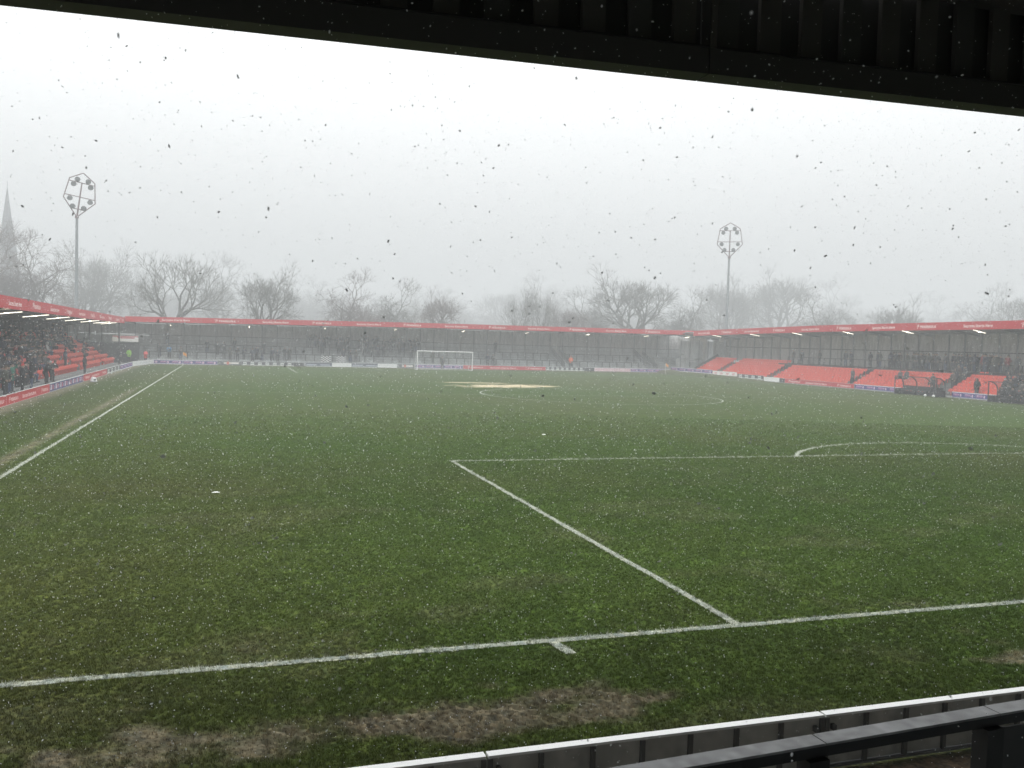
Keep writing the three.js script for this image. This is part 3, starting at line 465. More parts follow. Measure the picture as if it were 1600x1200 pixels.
// ------------------------------------------------------------------ goal, flags, dugouts
{
  const t = thing('goal', 'white football goal with net at the far end', 'goal', [CX, 0, -L]);
  for (const k of [-3.72, 3.72]) { part('post', rod(V(k, 0, 0), V(k, 2.5, 0), .06, .06, 10), M.white, t); part('net_support', merge([rod(V(k, 2.44, 0), V(k, 2.3, -.9), .02), rod(V(k, 2.3, -.9), V(k, 0, -2), .02), rod(V(k, .03, 0), V(k, .03, -2), .03)]), M.whiteMetal, t); }
  part('crossbar', rod(V(-3.78, 2.47, 0), V(3.78, 2.47, 0), .06, .06, 10), M.white, t); part('ground_bar', rod(V(-3.72, .03, -2), V(3.72, .03, -2), .03), M.whiteMetal, t);
  const n = []; for (let i = 0; i <= 50; i++) { const x = -3.7 + 7.4 * i / 50; n.push(bar(V(x, 2.42, 0), V(x, 2.28, -.9), .006), bar(V(x, 2.28, -.9), V(x, .05, -1.98), .006)); }
  for (let i = 0; i <= 18; i++) { const u = i / 18, y = lerp(2.28, .05, u), z = lerp(-.9, -1.98, u); n.push(bar(V(-3.7, y, z), V(3.7, y, z), .006)); for (const k of [-3.7, 3.7]) n.push(bar(V(k, y, 0), V(k, y, z), .006)); }
  part('net', merge(n), M.net, t);
}
function cornerFlag(label, x) {
  const t = thing('corner_flag', label, 'corner flag', [x, 0, -L]); part('pole', rod(V(0, 0, 0), V(0, 1.6, 0), .025, .02, 8), M.white, t);
  const g = new THREE.PlaneGeometry(.42, .36, 6, 3), p = g.attributes.position; for (let i = 0; i < p.count; i++) { const u = (p.getX(i) + .21) / .42; p.setXYZ(i, u * .40, p.getY(i) - .18 * u * u - .05 * u, .07 * Math.sin(u * 7)); } g.computeVertexNormals(); g.translate(.02, 1.42, 0);
  part('flag', g, mat(.75, .33, .06, .7, { side: THREE.DoubleSide }), t);
}
cornerFlag('yellow corner flag on a white pole at the far left corner', 0); cornerFlag('yellow corner flag on a white pole at the far right corner', W);
function dugout(label, z, len, n) {                                 // open towards the pitch (-x); a curved clear back
  const t = thing('dugout', label, 'dugout', [67.0, .04, z]); const prof = []; for (let i = 0; i <= 8; i++) { const a = i / 8 * Math.PI / 2; prof.push([-.62 + 1.0 * Math.sin(a) , 1.02 + .72 * Math.cos(a)]); } prof.push([.38, .35], [.38, 0]);
  for (let k = 0; k <= n; k++) { const zz = len * k / n; part('arch', merge(prof.slice(1).map((q, i) => bar(V(prof[i][0], prof[i][1], zz), V(q[0], q[1], zz), .075, .075))), M.darkSteel, t); }
  for (const zz of [0, len]) { part('front_post', box(.07, 1.76, .07, -.62, .88, zz), M.darkSteel, t); part('end_panel', box(1.0, .55, .03, -.1, .30, zz), M.black, t); }
  part('front_beam', box(.06, .06, len, -.62, 1.74, len / 2), M.darkSteel, t);
  for (let k = 0; k < n; k++) {
    const P = [], I = [], z0 = len * k / n + .05, z1 = len * (k + 1) / n - .05; prof.slice(0, 10).forEach(([x, y], i) => { P.push(x + .01, y + .01, z0, x + .01, y + .01, z1); if (i) { const j = i * 2; I.push(j - 2, j - 1, j, j, j - 1, j + 1); } });
    const g = new THREE.BufferGeometry(); g.setAttribute('position', new THREE.Float32BufferAttribute(P, 3)); g.setIndex(I); g.computeVertexNormals(); part('clear_sheet', g, M.clear, t);
    part('kick_panel', box(.03, .33, z1 - z0, .39, .17, (z0 + z1) / 2), M.black, t);
  }
  const b = part('bench', merge([box(.35, .05, len - .2, .12, .44, len / 2), box(.05, .4, len - .2, .3, .66, len / 2)]), M.darkSteel, t); for (let k = 0; k < 4; k++) part('leg', box(.3, .42, .05, .12, .21, .3 + (len - .6) * k / 3), M.darkSteel, b);
  return t;
}
{
  const t = dugout('clear curved dugout with dark frame before the middle of the right stand', -58.2, 5.2, 3); part('badge', new THREE.CylinderGeometry(.11, .11, .02, 16).rotateX(Math.PI / 2).translate(-.1, .38, -.03), M.white, t);
  const u = dugout('dark crowded dugout at the right edge of the view', -47.3, 5.2, 3); for (const [x, y] of [[-.45, .5], [.1, .5], [-.3, .2], [.15, .2]]) part('badge', new THREE.CylinderGeometry(.1, .1, .02, 16).rotateX(Math.PI / 2).translate(x, y, -.03), M.white, u);
  for (const [z, l] of [[-54.0, 'left of the coach'], [-53.0, 'right of the coach']]) { const b = thing('football', 'white football on the turf before the dugout, ' + l, 'football', [66.1, .16, z]); const g = new THREE.IcosahedronGeometry(.125, 3); part('ball', g, M.white, b); part('seam', new THREE.TorusGeometry(.126, .004, 4, 20), M.shoe, b); }
}
// small white things on the turf
{
  const t = thing('floor_box', 'small white sloped box on the grass beside the left red board', 'box', [-4.25, .02, -61.4], .6);
  const g = new THREE.CylinderGeometry(.17, .27, .34, 4); g.rotateY(Math.PI / 4); g.translate(0, .17, 0); part('case', g, M.white, t); part('speaker_mesh', box(.18, .14, .01, 0, .16, .205), M.rib, t); part('foot', box(.42, .03, .42, 0, .012, 0), M.rib, t);
  for (const [x, z, l, sc] of [[18.05, -23.9, 'crumpled white scrap on the turf beyond the penalty area corner', .10], [5.24, -11.6, 'flat white scrap on the turf left of the penalty area', .09]]) {
    const g = new THREE.IcosahedronGeometry(sc, 2), p = g.attributes.position, r = rngOf(3 + x); for (let i = 0; i < p.count; i++) { const k = .7 + .5 * fbm(p.getX(i) * 18 + x, p.getZ(i) * 18 + p.getY(i) * 9, 3); p.setXYZ(i, p.getX(i) * k, Math.abs(p.getY(i)) * k * .32, p.getZ(i) * k * .5); } g.computeVertexNormals();
    const m = part('paper_scrap', g, M.litter, scene); m.name = numbered('paper_scrap'); m.position.set(x, .015, z); m.userData = { label: l, category: 'litter' };
  }
}
// sign over the far left corner
{
  const t = thing('corner_sign', 'white sign with a red band hung over the far left corner', 'sign', [-8.2, 2.65, -105.2]);
  const m = printMat(512, 128, (x, w, h) => { x.fillStyle = '#efefec'; x.fillRect(0, 0, w, h); x.fillStyle = '#b5424c'; x.fillRect(100, 8, 340, 52); x.fillStyle = '#c98b90'; x.fillRect(0, 4, 100, 26); x.fillRect(440, 4, 72, 26); strokes(x, 130, 34, 290, 30, 21, '#e6cfd0'); });
  part('sign_board', box(2.9, .72, .06, 1.45, .36, 0), [M.white, M.white, M.white, M.white, m, M.white], t); part('bracket', merge([box(.05, .5, .05, .3, .9, -.02), box(.05, .5, .05, 2.6, .9, -.02)]), M.steel, t);
  part('support_rail', box(5.2, .05, .05, 1.6, .86, -.08), M.whiteMetal, t);
}
{ // corner room wall panels at the far right
  const t = thing('corner_wall', 'pale panelled wall in the far right corner between two stands', 'wall', [70.0, 0, -107.5]);
  for (let i = 0; i < 6; i++) part('wall_panel', wuv(box(1.5, 2.6, .08, 1 + 1.55 * i, 3.6, 0)), [M.cladLow[1], M.cladLow[2], M.cladLow[0]][i % 3], t); part('wall_panel', wuv(box(10, 2.2, .08, 4.6, 1.1, -.1)), M.cladLow[0], t);
  for (const y of [1.9, 2.2]) part('rail', box(1.0, .06, .05, 2.2, y, .12), M.white, t);
  for (let i = 0; i < 4; i++) part('post', box(.1, 5.1, .1, .22 + 1.55 * i, 2.55, .08), M.steel, t);
}

// ------------------------------------------------------------------ floodlight masts
function floodlight(label, x, z, base, H, w, turn, roll = 0) {                // a pole, then a six-sided frame of tubes with eight lamps
  const t = thing('floodlight', label, 'floodlight', [x, base, z], turn); const h = H, y0 = h - 5.55;
  part('mast', rod(V(0, 0, 0), V(0, y0, 0), .26, .15, 12), M.mast, t); part('collar', rod(V(0, y0 - .12, 0), V(0, y0 + .12, 0), .24, .22, 12), M.mastFrame, t);
  const q = [[0, 0], [-w / 2, 2.1], [-w * .40, 4.55], [0, 5.5], [w * .40, 4.55], [w / 2, 2.1]].map(p => V(p[0], y0 + p[1], 0));
  const f = part('head_frame', merge(q.map((p, i) => rod(p, q[(i + 1) % 6], .065, .065, 6))), M.mastFrame, t); part('spine', rod(V(0, y0, 0), V(0, y0 + 4.3, 0), .10, .08, 8), M.mastFrame, f);
  for (const [y, k] of [[4.25, .42], [2.5, .485], [.98, .245]]) part('cross_bar', rod(V(-w * k, y0 + y, 0), V(w * k, y0 + y, 0), .055, .055, 6), M.mastFrame, t);
  for (const [lx, y] of [[-.17, 4.6], [.17, 4.6], [-.27, 3.95], [.27, 3.95], [-.32, 2.15], [.32, 2.15], [-.20, 1.25], [.15, 1.25]]) {
    const g = new THREE.LatheGeometry([[.02, -.26], [.16, -.24], [.24, -.12], [.30, .06], [.32, .16], [.29, .17]].map(p => new THREE.Vector2(...p)), 14); g.rotateX(Math.PI / 2 + .55); g.translate(lx * w, y0 + y, .22);
    const l = part('lamp', g, M.lamp, t); const lens = new THREE.CylinderGeometry(.28, .28, .02, 14); lens.rotateX(Math.PI / 2 + .55); lens.translate(0, 0, .14); lens.translate(lx * w, y0 + y - .08, .22); part('lens', lens, mat(.25, .26, .27, .15), l);
    part('lamp_bracket', box(.08, .34, .08, lx * w, y0 + y + (y > 4.4 || y < 1.5 ? -.18 : .18), .1), M.mastFrame, l);
  }
  if (roll) t.traverse(m => { if (m.isMesh && m.name !== 'mast' && m.name !== 'collar') { m.geometry.translate(0, -y0, 0); m.geometry.rotateZ(roll); m.geometry.translate(0, y0, 0); } });   // the head sits askew
  return t;
}
floodlight('tall floodlight mast with six-sided frame above the far left corner', -12.75, -109, 0, 23.3, 3.6, .35, -.13);
floodlight('tall floodlight mast with six-sided frame above the far right corner', 80.7, -112, 0, 24.0, 3.9, -.55);

// ------------------------------------------------------------------ church spire far behind the trees
{
  const t = thing('church', 'pale grey church spire fading in the snow at the left edge', 'church', [-61.8, 0, -300]);
  const g = new THREE.ConeGeometry(3.0, 24, 8, 1); g.translate(0, 29.5, 0); part('spire', wuv(g), M.stone, t); part('tower', wuv(box(5.2, 18, 5.2, 0, 9, 0)), M.stone, t);
  for (const [a, b] of [[-1, -1], [1, -1], [-1, 1], [1, 1]]) { const c = new THREE.ConeGeometry(.55, 5.5, 6); c.translate(a * 2.2, 20.6, b * 2.2); part('pinnacle', c, M.stone, t); }
  const c2 = new THREE.ConeGeometry(.5, 7, 6); c2.translate(2.4, 23.5, 1.4); part('pinnacle', c2, M.stone, t);
  part('finial', rod(V(0, 41.3, 0), V(0, 42.6, 0), .07), M.stone, t);
  t.scale.setScalar(1.17); part('nave', wuv(box(9, 9, 20, 12, 4.5, 0)), M.stone, t);
}
// ------------------------------------------------------------------ bare winter trees
function treeGeo(seed, o) {                                          // height 1; trunk and limbs, then twigs
  const r = rngOf(seed), big = [], fine = []; const X = V(1, 0, 0);
  function put(list, a, b, r0, r1, n) {
    const d = b.clone().sub(a).normalize(), u = (Math.abs(d.x) < .9 ? X : V(0, 0, 1)).clone().cross(d).normalize(), v = d.clone().cross(u);
    for (let i = 0; i < n; i++) { const p = i / n * 6.2832, q = (i + 1) / n * 6.2832; const c = (o_, rr, t) => [o_.x + (u.x * Math.cos(t) + v.x * Math.sin(t)) * rr, o_.y + (u.y * Math.cos(t) + v.y * Math.sin(t)) * rr, o_.z + (u.z * Math.cos(t) + v.z * Math.sin(t)) * rr]; const A = c(a, r0, p), B = c(a, r0, q), C = c(b, r1, p), D = c(b, r1, q); list.push(...A, ...B, ...C); if (r1 > 1e-4) list.push(...C, ...B, ...D); }
  }
  function grow(p, d, len, rad, lev) {
    const last = lev >= o.levels, list = lev <= 3 ? big : fine; let q = p; const steps = lev < 3 ? 3 : lev < 5 ? 2 : 1, pts = [p]; let dd = d.clone();
    for (let i = 0; i < steps; i++) { dd.add(V((r() - .5) * .36, (r() - .3) * .16 + (lev > 2 ? o.up : 0), (r() - .5) * .36)).normalize(); const e = q.clone().addScaledVector(dd, len / steps), t0 = rad * (1 - .3 * i / steps), t1 = rad * (1 - .3 * (i + 1) / steps); put(list, q, e, t0, last && i === steps - 1 ? 0 : t1, lev < 2 ? 7 : lev < 4 ? 5 : 3); q = e; pts.push(q); }
    if (last) return;
    const n = lev === 0 ? o.limbs : o.kids + (lev >= o.levels - 3 ? o.bushy : 0) + (r() < .35 ? 1 : 0);
    for (let k = 0; k < n; k++) {
      const az = (k + r() * .7) / n * 6.2832, sp = o.spread * (lev === 0 ? .8 : .65 + .6 * r()); const u = (Math.abs(dd.y) < .95 ? V(0, 1, 0) : X).clone().cross(dd).normalize(), v = dd.clone().cross(u);
      const nd = dd.clone().multiplyScalar(Math.cos(sp)).addScaledVector(u, Math.sin(sp) * Math.cos(az)).addScaledVector(v, Math.sin(sp) * Math.sin(az)).normalize();
      const at = k === 0 || lev === 0 ? q : pts[Math.max(1, Math.floor(pts.length * (.45 + .5 * r())))] || q;
      grow(at, nd, len * o.ratio * (.75 + .45 * r()), rad * (.62 - .03 * k), lev + 1);
    }
  }
  grow(V(0, 0, 0), V(.02, 1, 0), o.bole, o.rad, 0);
  const mk = l => { const g = new THREE.BufferGeometry(); g.setAttribute('position', new THREE.Float32BufferAttribute(l, 3)); g.computeVertexNormals(); return g; };
  const A = mk(big), B = mk(fine), ys = [], rs = []; for (let i = 0; i < B.attributes.position.count; i += 7) { ys.push(B.attributes.position.getY(i)); rs.push(Math.hypot(B.attributes.position.getX(i), B.attributes.position.getZ(i))); }
  ys.sort((p, q) => p - q); rs.sort((p, q) => p - q); const s = 1 / ys[Math.floor(ys.length * .985)], wx = 1 / rs[Math.floor(rs.length * .93)]; for (const g of [A, B]) g.scale(wx, s, wx);   // height 1, half-width 1
  return [A, B];
}
const TV = [
  treeGeo(11, { levels: 7, limbs: 4, kids: 2, bushy: 2, spread: .55, ratio: .80, bole: .16, rad: .024, up: .05 }),
  treeGeo(23, { levels: 7, limbs: 4, kids: 2, bushy: 2, spread: .50, ratio: .82, bole: .20, rad: .022, up: .06 }),
  treeGeo(37, { levels: 7, limbs: 6, kids: 2, bushy: 2, spread: .62, ratio: .80, bole: .10, rad: .016, up: .03 }),
  treeGeo(53, { levels: 8, limbs: 5, kids: 2, bushy: 2, spread: .70, ratio: .80, bole: .08, rad: .015, up: .01 })
];
function tree(label, x, z, h, w, v, turn, m = 0) {
  h *= 1.03; const t = thing('bare_tree', label, 'tree', [x, -.3, z], turn); const [A, B] = TV[v];
  const a = part('trunk', A, [M.bark, M.barkDark, M.bark][m], t), b = part('crown', B, [M.twig, M.twigGrey, M.twigGrey][m], t); for (const k of [a, b]) k.scale.set(w * 1.05, h + .3, w * 1.05);
  return t;
}
for (const [l, x, z, h, w, v, a, m] of [
  ['tall dense brown tree at the left edge below the church spire', -31, -142, 17.6, 9.5, 3, .3, 0], ['brown tree right of the tall dense one at the left edge', -24.5, -146, 18.2, 7.5, 3, 1.3, 0],
  ['hazy grey tree in front of the left floodlight mast', -15.5, -140, 15.4, 6.0, 3, 2.2, 1], ['hazy tree just right of the left floodlight mast', -17.5, -165, 17.2, 5.5, 2, .9, 1],
  ['narrow pale tree left of the large bare tree', -11.5, -160, 15.2, 2.6, 1, 2.9, 1], ['large bare tree with dark forked trunk above the far left terrace', -3.4, -132, 15.0, 7.2, 0, .5, 1],
  ['pale rounded tree behind the large bare tree', 2.5, -185, 19.0, 7.0, 3, .1, 1], ['bare tree with several thin trunks above the far terrace, left of centre', 10.6, -136, 13.2, 5.0, 2, .2, 1],
  ['faint pale tree between two bare trees left of centre', 21, -200, 16.0, 8.5, 3, 3.2, 1], ['rounded brownish tree above the far terrace, left of the goal', 24.5, -140, 13.6, 6.2, 3, 4.2, 0],
  ['grey tree just right of the rounded brownish tree', 34.5, -155, 13.6, 6.0, 3, 5.1, 1], ['low tree with upright branches above the goal', 40.5, -140, 11.2, 4.4, 2, 2.4, 0],
  ['very faint tree in the gap right of the goal', 60, -215, 16.6, 9.0, 3, .7, 1], ['twin upright bare trees above the centre of the far fascia, left one', 54.2, -138, 12.6, 3.6, 1, 1.7, 1],
  ['twin upright bare trees above the centre of the far fascia, right one', 58.6, -138, 13.2, 4.0, 1, 4.4, 1], ['low dark tree beside the twin upright trees', 65.4, -142, 10.4, 4.2, 2, 3.6, 0],
  ['low rounded dense tree right of centre', 76, -158, 13.8, 6.5, 3, 2.6, 1], ['broad tall tree left of the right floodlight', 85, -155, 17.4, 9.0, 2, 3.3, 1], ['faint tree behind the broad one left of the right floodlight', 79, -190, 19.0, 7.0, 3, 1.9, 1],
  ['rounded tree just left of the right floodlight mast', 96.5, -153, 15.0, 6.6, 3, 5.7, 1], ['pale tree right of the right floodlight mast', 113, -165, 17.4, 8.0, 2, 4.9, 1],
  ['darker low tree above the right stand', 125, -146, 15.0, 8.0, 3, 1.1, 1], ['tall pale tree behind the darker low tree on the right', 133, -172, 21.2, 9.5, 2, 2.0, 1], ['pale tree with open top on the right', 118, -170, 18.4, 6.5, 0, 3.0, 1], ['faint sloping tree mass right of the tall pale tree', 153, -178, 20.4, 9.0, 3, 2.8, 1],
  ['low bare tree above the right stand roof', 141, -143, 13.6, 6.5, 2, 5.3, 1], ['hazy tree near the right edge', 174, -152, 18.6, 8.0, 3, 3.9, 1], ['tree cut by the right edge of the view', 186, -150, 18.8, 7.5, 2, .8, 1],
  ['faint tree between the right trees', 170, -200, 17.6, 9.0, 3, 4.1, 1], ['faint wide tree left of the large bare tree', -14, -205, 16.5, 7, 3, 2.1, 1], ['faint tree behind the bare tree left of centre', 14, -212, 15.5, 7, 2, 5.0, 1], ['faint tree left of the rounded brownish tree', 27, -208, 16.5, 8, 3, .9, 1], ['faint tree just left of the far goal frame', 51.5, -206, 14.5, 7, 3, 4.8, 1], ['faint tree behind the twin upright trees', 74, -206, 17, 7, 2, 1.2, 1],
  ['faint tree right of the twin upright trees', 88, -206, 17, 8, 3, 2.9, 1], ['faint tree left of the right floodlight mast', 100, -204, 19.5, 9, 3, 5.2, 1], ['faint tree just right of the right floodlight mast', 128, -202, 17.5, 8, 3, 3.5, 1], ['faint tall tree behind the darker low tree', 147, -204, 21, 9, 2, 3.1, 1], ['faint tree mass near the right edge of the view', 208, -200, 20.5, 10, 3, .2, 1], ['brown tree crowding the tall dense one at the left edge', -35, -150, 18.0, 9, 3, 5.5, 0],
  ['faint far tree behind the left floodlight', -8, -205, 17, 8, 3, 1.4, 1], ['faint far tree left of the goal', 45, -205, 15, 8.5, 3, 5.9, 1], ['faint far tree above the right part of the far terrace', 108, -200, 15.5, 9.5, 3, .4, 1]
]) { const f = l.includes('faint') ? 1.9 : /pale|hazy/.test(l) ? 1.4 : 1, c = camera.position; tree(l, c.x + (x - c.x) * f, c.z + (z - c.z) * f, 3.8 + (h - 3.8) * f, w * f, v, a, m); }   // paler ones stand farther off
{ // a far belt of woodland, one grey mass
  const r = rngOf(99), n = 70, im = new THREE.InstancedMesh(TV[3][1], M.twigGrey, n), q = new THREE.Matrix4(), e = new THREE.Quaternion();
  for (let i = 0; i < n; i++) { const u = (i + r()) / n, x = lerp(-90, 330, u); e.setFromAxisAngle(V(0, 1, 0), r() * 6.28); q.compose(V(x * 1.7, -.3, -400 - 60 * r()), e, V(14 + 7 * r(), 18 + 8 * r(), 14 + 7 * r())); im.setMatrixAt(i, q); }
  im.name = 'woodland'; im.userData = { label: 'faint belt of bare woodland fading into the snow', category: 'woodland', kind: 'stuff' }; scene.add(im);
}

// ------------------------------------------------------------------ people
function capsuleMesh(bones, res, c, ext, k, flip) {                  // smooth union of tapered capsules, meshed
  const mc = new MarchingCubes(res, M.white, false, false, 40000); mc.isolation = 0; const half = res / 2, f = mc.field;
  for (let z = 0; z < res; z++) for (let y = 0; y < res; y++) for (let x = 0; x < res; x++) {
    const px = (x - half) / half * ext[0] + c[0], py = (y - half) / half * ext[1] + c[1], pz = (z - half) / half * ext[2] + c[2]; let d = 9;
    for (const b of bones) {
      const [A, B, ra, rb, sx = 1] = b; const bx = B[0] - A[0], by = B[1] - A[1], bz = B[2] - A[2], wx = px - A[0], wy = py - A[1], wz = pz - A[2]; const t = clamp((wx * bx + wy * by + wz * bz) / (bx * bx + by * by + bz * bz + 1e-9)); const ex = (wx - bx * t) / sx, ey = wy - by * t, ez = wz - bz * t; const e = Math.sqrt(ex * ex + ey * ey + ez * ez) - lerp(ra, rb, t);
      const h = clamp(.5 + .5 * (d - e) / k); d = lerp(d, e, h) - k * h * (1 - h);
    }
    f[x + y * res + z * res * res] = -d;
  }
  mc.update(); const n = mc.count, p = new Float32Array(n * 3); for (let i = 0; i < n; i++) { p[i * 3] = mc.positionArray[i * 3] * ext[0] + c[0]; p[i * 3 + 1] = mc.positionArray[i * 3 + 1] * ext[1] + c[1]; p[i * 3 + 2] = mc.positionArray[i * 3 + 2] * ext[2] + c[2]; }
  let g = new THREE.BufferGeometry(); g.setAttribute('position', new THREE.BufferAttribute(p, 3)); g = mergeVertices(g, 1e-4); g.computeVertexNormals(); return g;
}
function headGeo(c, tilt) {                                          // face towards +z
  const g = new THREE.SphereGeometry(.1, 14, 11), p = g.attributes.position;
  for (let i = 0; i < p.count; i++) {
    let x = p.getX(i) / .1, y = p.getY(i) / .1, z = p.getZ(i) / .1; let X = x * .076, Y = y * .118, Z = z * .096;
    if (y < -.2) { X *= 1 - .28 * (-y - .2); if (z > 0) Z *= 1 + .06 * (-y); else Z *= 1 - .35 * (-y - .2); }
    if (z > .6 && Math.abs(x) < .25 && y < .12 && y > -.38) Z += .020 * (1 - Math.abs(x) / .25) * (.3 + (.12 - y));      // nose
    if (z > .5 && Math.abs(Math.abs(x) - .42) < .2 && y > -.02 && y < .25) Z -= .010;                                      // eye sockets
    if (z > .6 && Math.abs(x) < .4 && Math.abs(y + .52) < .1) Z += .005;                                                   // lips
    p.setXYZ(i, X, Y, Z);
  }
  const l = [g]; for (const s of [-1, 1]) { const e = new THREE.SphereGeometry(.024, 6, 5); e.scale(.45, 1.3, .8); e.translate(s * .078, -.005, -.01); l.push(e); }
  const m = merge(l); m.rotateX(tilt); m.translate(...c); m.computeVertexNormals(); return m;
}
function handGeo(at, dir, side) {                                    // palm, four curled fingers and a thumb
  const l = []; const pal = box(.035, .085, .075, 0, -.045, 0); l.push(pal);
  for (let i = 0; i < 4; i++) { const z = -.029 + .019 * i, len = [.055, .068, .072, .06][i]; l.push(rod(V(0, -.085, z), V(-side * .012, -.085 - len * .55, z), .0095, .0085, 5), rod(V(-side * .012, -.085 - len * .55, z), V(-side * .036, -.085 - len * .9, z), .0085, .0065, 5)); }
  l.push(rod(V(-side * .01, -.02, .034), V(-side * .03, -.065, .062), .0115, .009, 5), rod(V(-side * .03, -.065, .062), V(-side * .038, -.095, .052), .009, .0075, 5));
  const g = merge(l); g.applyQuaternion(new THREE.Quaternion().setFromUnitVectors(V(0, -1, 0), dir.clone().normalize())); g.translate(...at); return g;
}
function figure(J) {                                                 // J: joints, metres, feet at y = 0, facing +z
  const S = [J.shL, J.shR], E = [J.elL, J.elR], Wr = [J.wrL, J.wrR], Hp = [J.hipL, J.hipR], K = [J.knL, J.knR], A = [J.anL, J.anR], T = [J.toL, J.toR];
  const c = [0, (J.head[1] + .1) / 2, J.cz || 0], ext = [.5, (J.head[1] + .3) / 2, J.ez || .45];
  const skinB = [[J.pel, J.chest, .125, .135, 1.25], [J.chest, J.neck, .12, .065, 1.2], [J.neck, J.head, .055, .07]];
  const coat = [[J.pelU, J.chest, .150, .160, 1.32], [J.chest, J.neckB, .145, .085, 1.35]], trou = [[J.pel, J.pelU, .145, .14, 1.25]];
  for (let i = 0; i < 2; i++) {
    skinB.push([S[i], E[i], .05, .04], [E[i], Wr[i], .04, .028], [Hp[i], K[i], .085, .055], [K[i], A[i], .055, .035], [A[i], T[i], .038, .028]);
    const w = V(...E[i]).lerp(V(...Wr[i]), .93).toArray(); coat.push([S[i], E[i], .078, .062], [E[i], w, .06, .046], [J.neckB, S[i], .07, .075]); if (J.hem) coat.push([Hp[i], J.hem[i], .125, .13]);
    const an = V(...K[i]).lerp(V(...A[i]), .92).toArray(); trou.push([Hp[i], K[i], .108, .076], [K[i], an, .074, .062]);
  }
  const body = merge([capsuleMesh(skinB, 22, c, ext, .03), headGeo([J.head[0], J.head[1] + .02, J.head[2] + .015], J.tilt || 0), ...[0, 1].map(i => handGeo(Wr[i], V(...Wr[i]).sub(V(...E[i])), i ? 1 : -1))]);
  const shoes = merge([0, 1].map(i => { const a = V(...A[i]), t = V(...T[i]), f = t.clone().sub(a); f.y = 0; f.normalize(); const g = new THREE.SphereGeometry(1, 10, 6); g.scale(.05, .05, .14); g.translate(0, 0, .05); g.rotateY(Math.atan2(f.x, f.z)); g.translate(a.x, a.y - .03, a.z); return g; }));
  const hd = V(J.head[0], J.head[1] + .02, J.head[2] + .015);
  const cap = (s, y0, th) => { const g = new THREE.SphereGeometry(s, 14, 8, 0, 6.2832, 0, th); g.scale(.80, 1.2, 1.0); g.rotateX(-.32 + (J.tilt || 0)); g.translate(hd.x, hd.y + y0, hd.z - .008); return g; };
  const hair = cap(.106, .006, 1.65), beanie = merge([cap(.114, .012, 1.5), new THREE.SphereGeometry(.035, 8, 6).translate(hd.x, hd.y + .15, hd.z - .05)]);
  const hood = (() => { const g = new THREE.SphereGeometry(.135, 16, 10, Math.PI * .70, Math.PI * 1.6, 0, 2.5); g.scale(.92, 1.12, 1.05); g.translate(hd.x, hd.y + .0, hd.z - .02); return g; })();
  return { body, shoes, coat: capsuleMesh(coat, 26, c, ext, .04), legs: capsuleMesh(trou, 24, c, ext, .03), hair, beanie, hood };
}
const stand = (o = {}) => ({ pel: [0, .92, 0], pelU: [0, 1.0, 0], chest: [0, 1.30, .01], neckB: [0, 1.46, -.01], neck: [0, 1.5, 0], head: [0, 1.61, .03], shL: [-.185, 1.42, 0], shR: [.185, 1.42, 0], elL: [-.255, 1.15, -.03], elR: [.255, 1.15, -.03], wrL: [-.25, .92, .06], wrR: [.25, .92, .06], hipL: [-.09, .9, 0], hipR: [.09, .9, 0], knL: [-.10, .49, .02], knR: [.11, .49, .02], anL: [-.11, .08, 0], anR: [.12, .08, 0], toL: [-.13, .035, .15], toR: [.15, .035, .15], hem: [[-.08, .80, 0], [.08, .80, 0]], ...o });
const POSE = {
  pockets: figure(stand({ wrL: [-.20, .97, .11], wrR: [.20, .97, .11], elL: [-.285, 1.16, -.06], elR: [.285, 1.16, -.06] })),
  sides: figure(stand()),
  folded: figure(stand({ elL: [-.26, 1.17, .05], elR: [.26, 1.17, .05], wrL: [.08, 1.20, .24], wrR: [-.08, 1.16, .22], knR: [.12, .49, .05] })),
  lean: figure(stand({ pel: [0, .9, -.08], pelU: [0, .98, -.04], chest: [0, 1.22, .12], neckB: [0, 1.36, .2], neck: [0, 1.39, .23], head: [0, 1.48, .30], shL: [-.185, 1.32, .16], shR: [.185, 1.32, .16], elL: [-.25, 1.08, .28], elR: [.25, 1.08, .28], wrL: [-.12, 1.06, .46], wrR: [.12, 1.06, .46], hipL: [-.09, .88, -.08], hipR: [.09, .88, -.08], cz: .1, ez: .55, hem: [[-.08, .8, -.09], [.08, .8, -.09]] })),
  walk: figure(stand({ knL: [-.10, .50, .16], anL: [-.10, .09, .18], toL: [-.11, .06, .33], knR: [.10, .48, -.06], anR: [.10, .13, -.30], toR: [.10, .04, -.18], elL: [-.25, 1.15, -.13], wrL: [-.24, .93, -.10], wrR: [.24, .97, .20], elR: [.25, 1.16, .02] })),
  raised: figure(stand({ elR: [.33, 1.50, .14], wrR: [.24, 1.72, .22] })),
  seated: figure({ pel: [0, .52, 0], pelU: [0, .60, -.01], chest: [0, .92, .03], neckB: [0, 1.08, .02], neck: [0, 1.12, .03], head: [0, 1.23, .07], shL: [-.185, 1.03, .02], shR: [.185, 1.03, .02], elL: [-.25, .77, .08], elR: [.25, .77, .08], wrL: [-.08, .68, .30], wrR: [.08, .68, .30], hipL: [-.09, .50, .02], hipR: [.09, .50, .02], knL: [-.12, .50, .43], knR: [.13, .50, .43], anL: [-.12, .08, .42], anR: [.14, .08, .40], toL: [-.13, .035, .57], toR: [.16, .035, .55], cz: .2, ez: .58 })
};
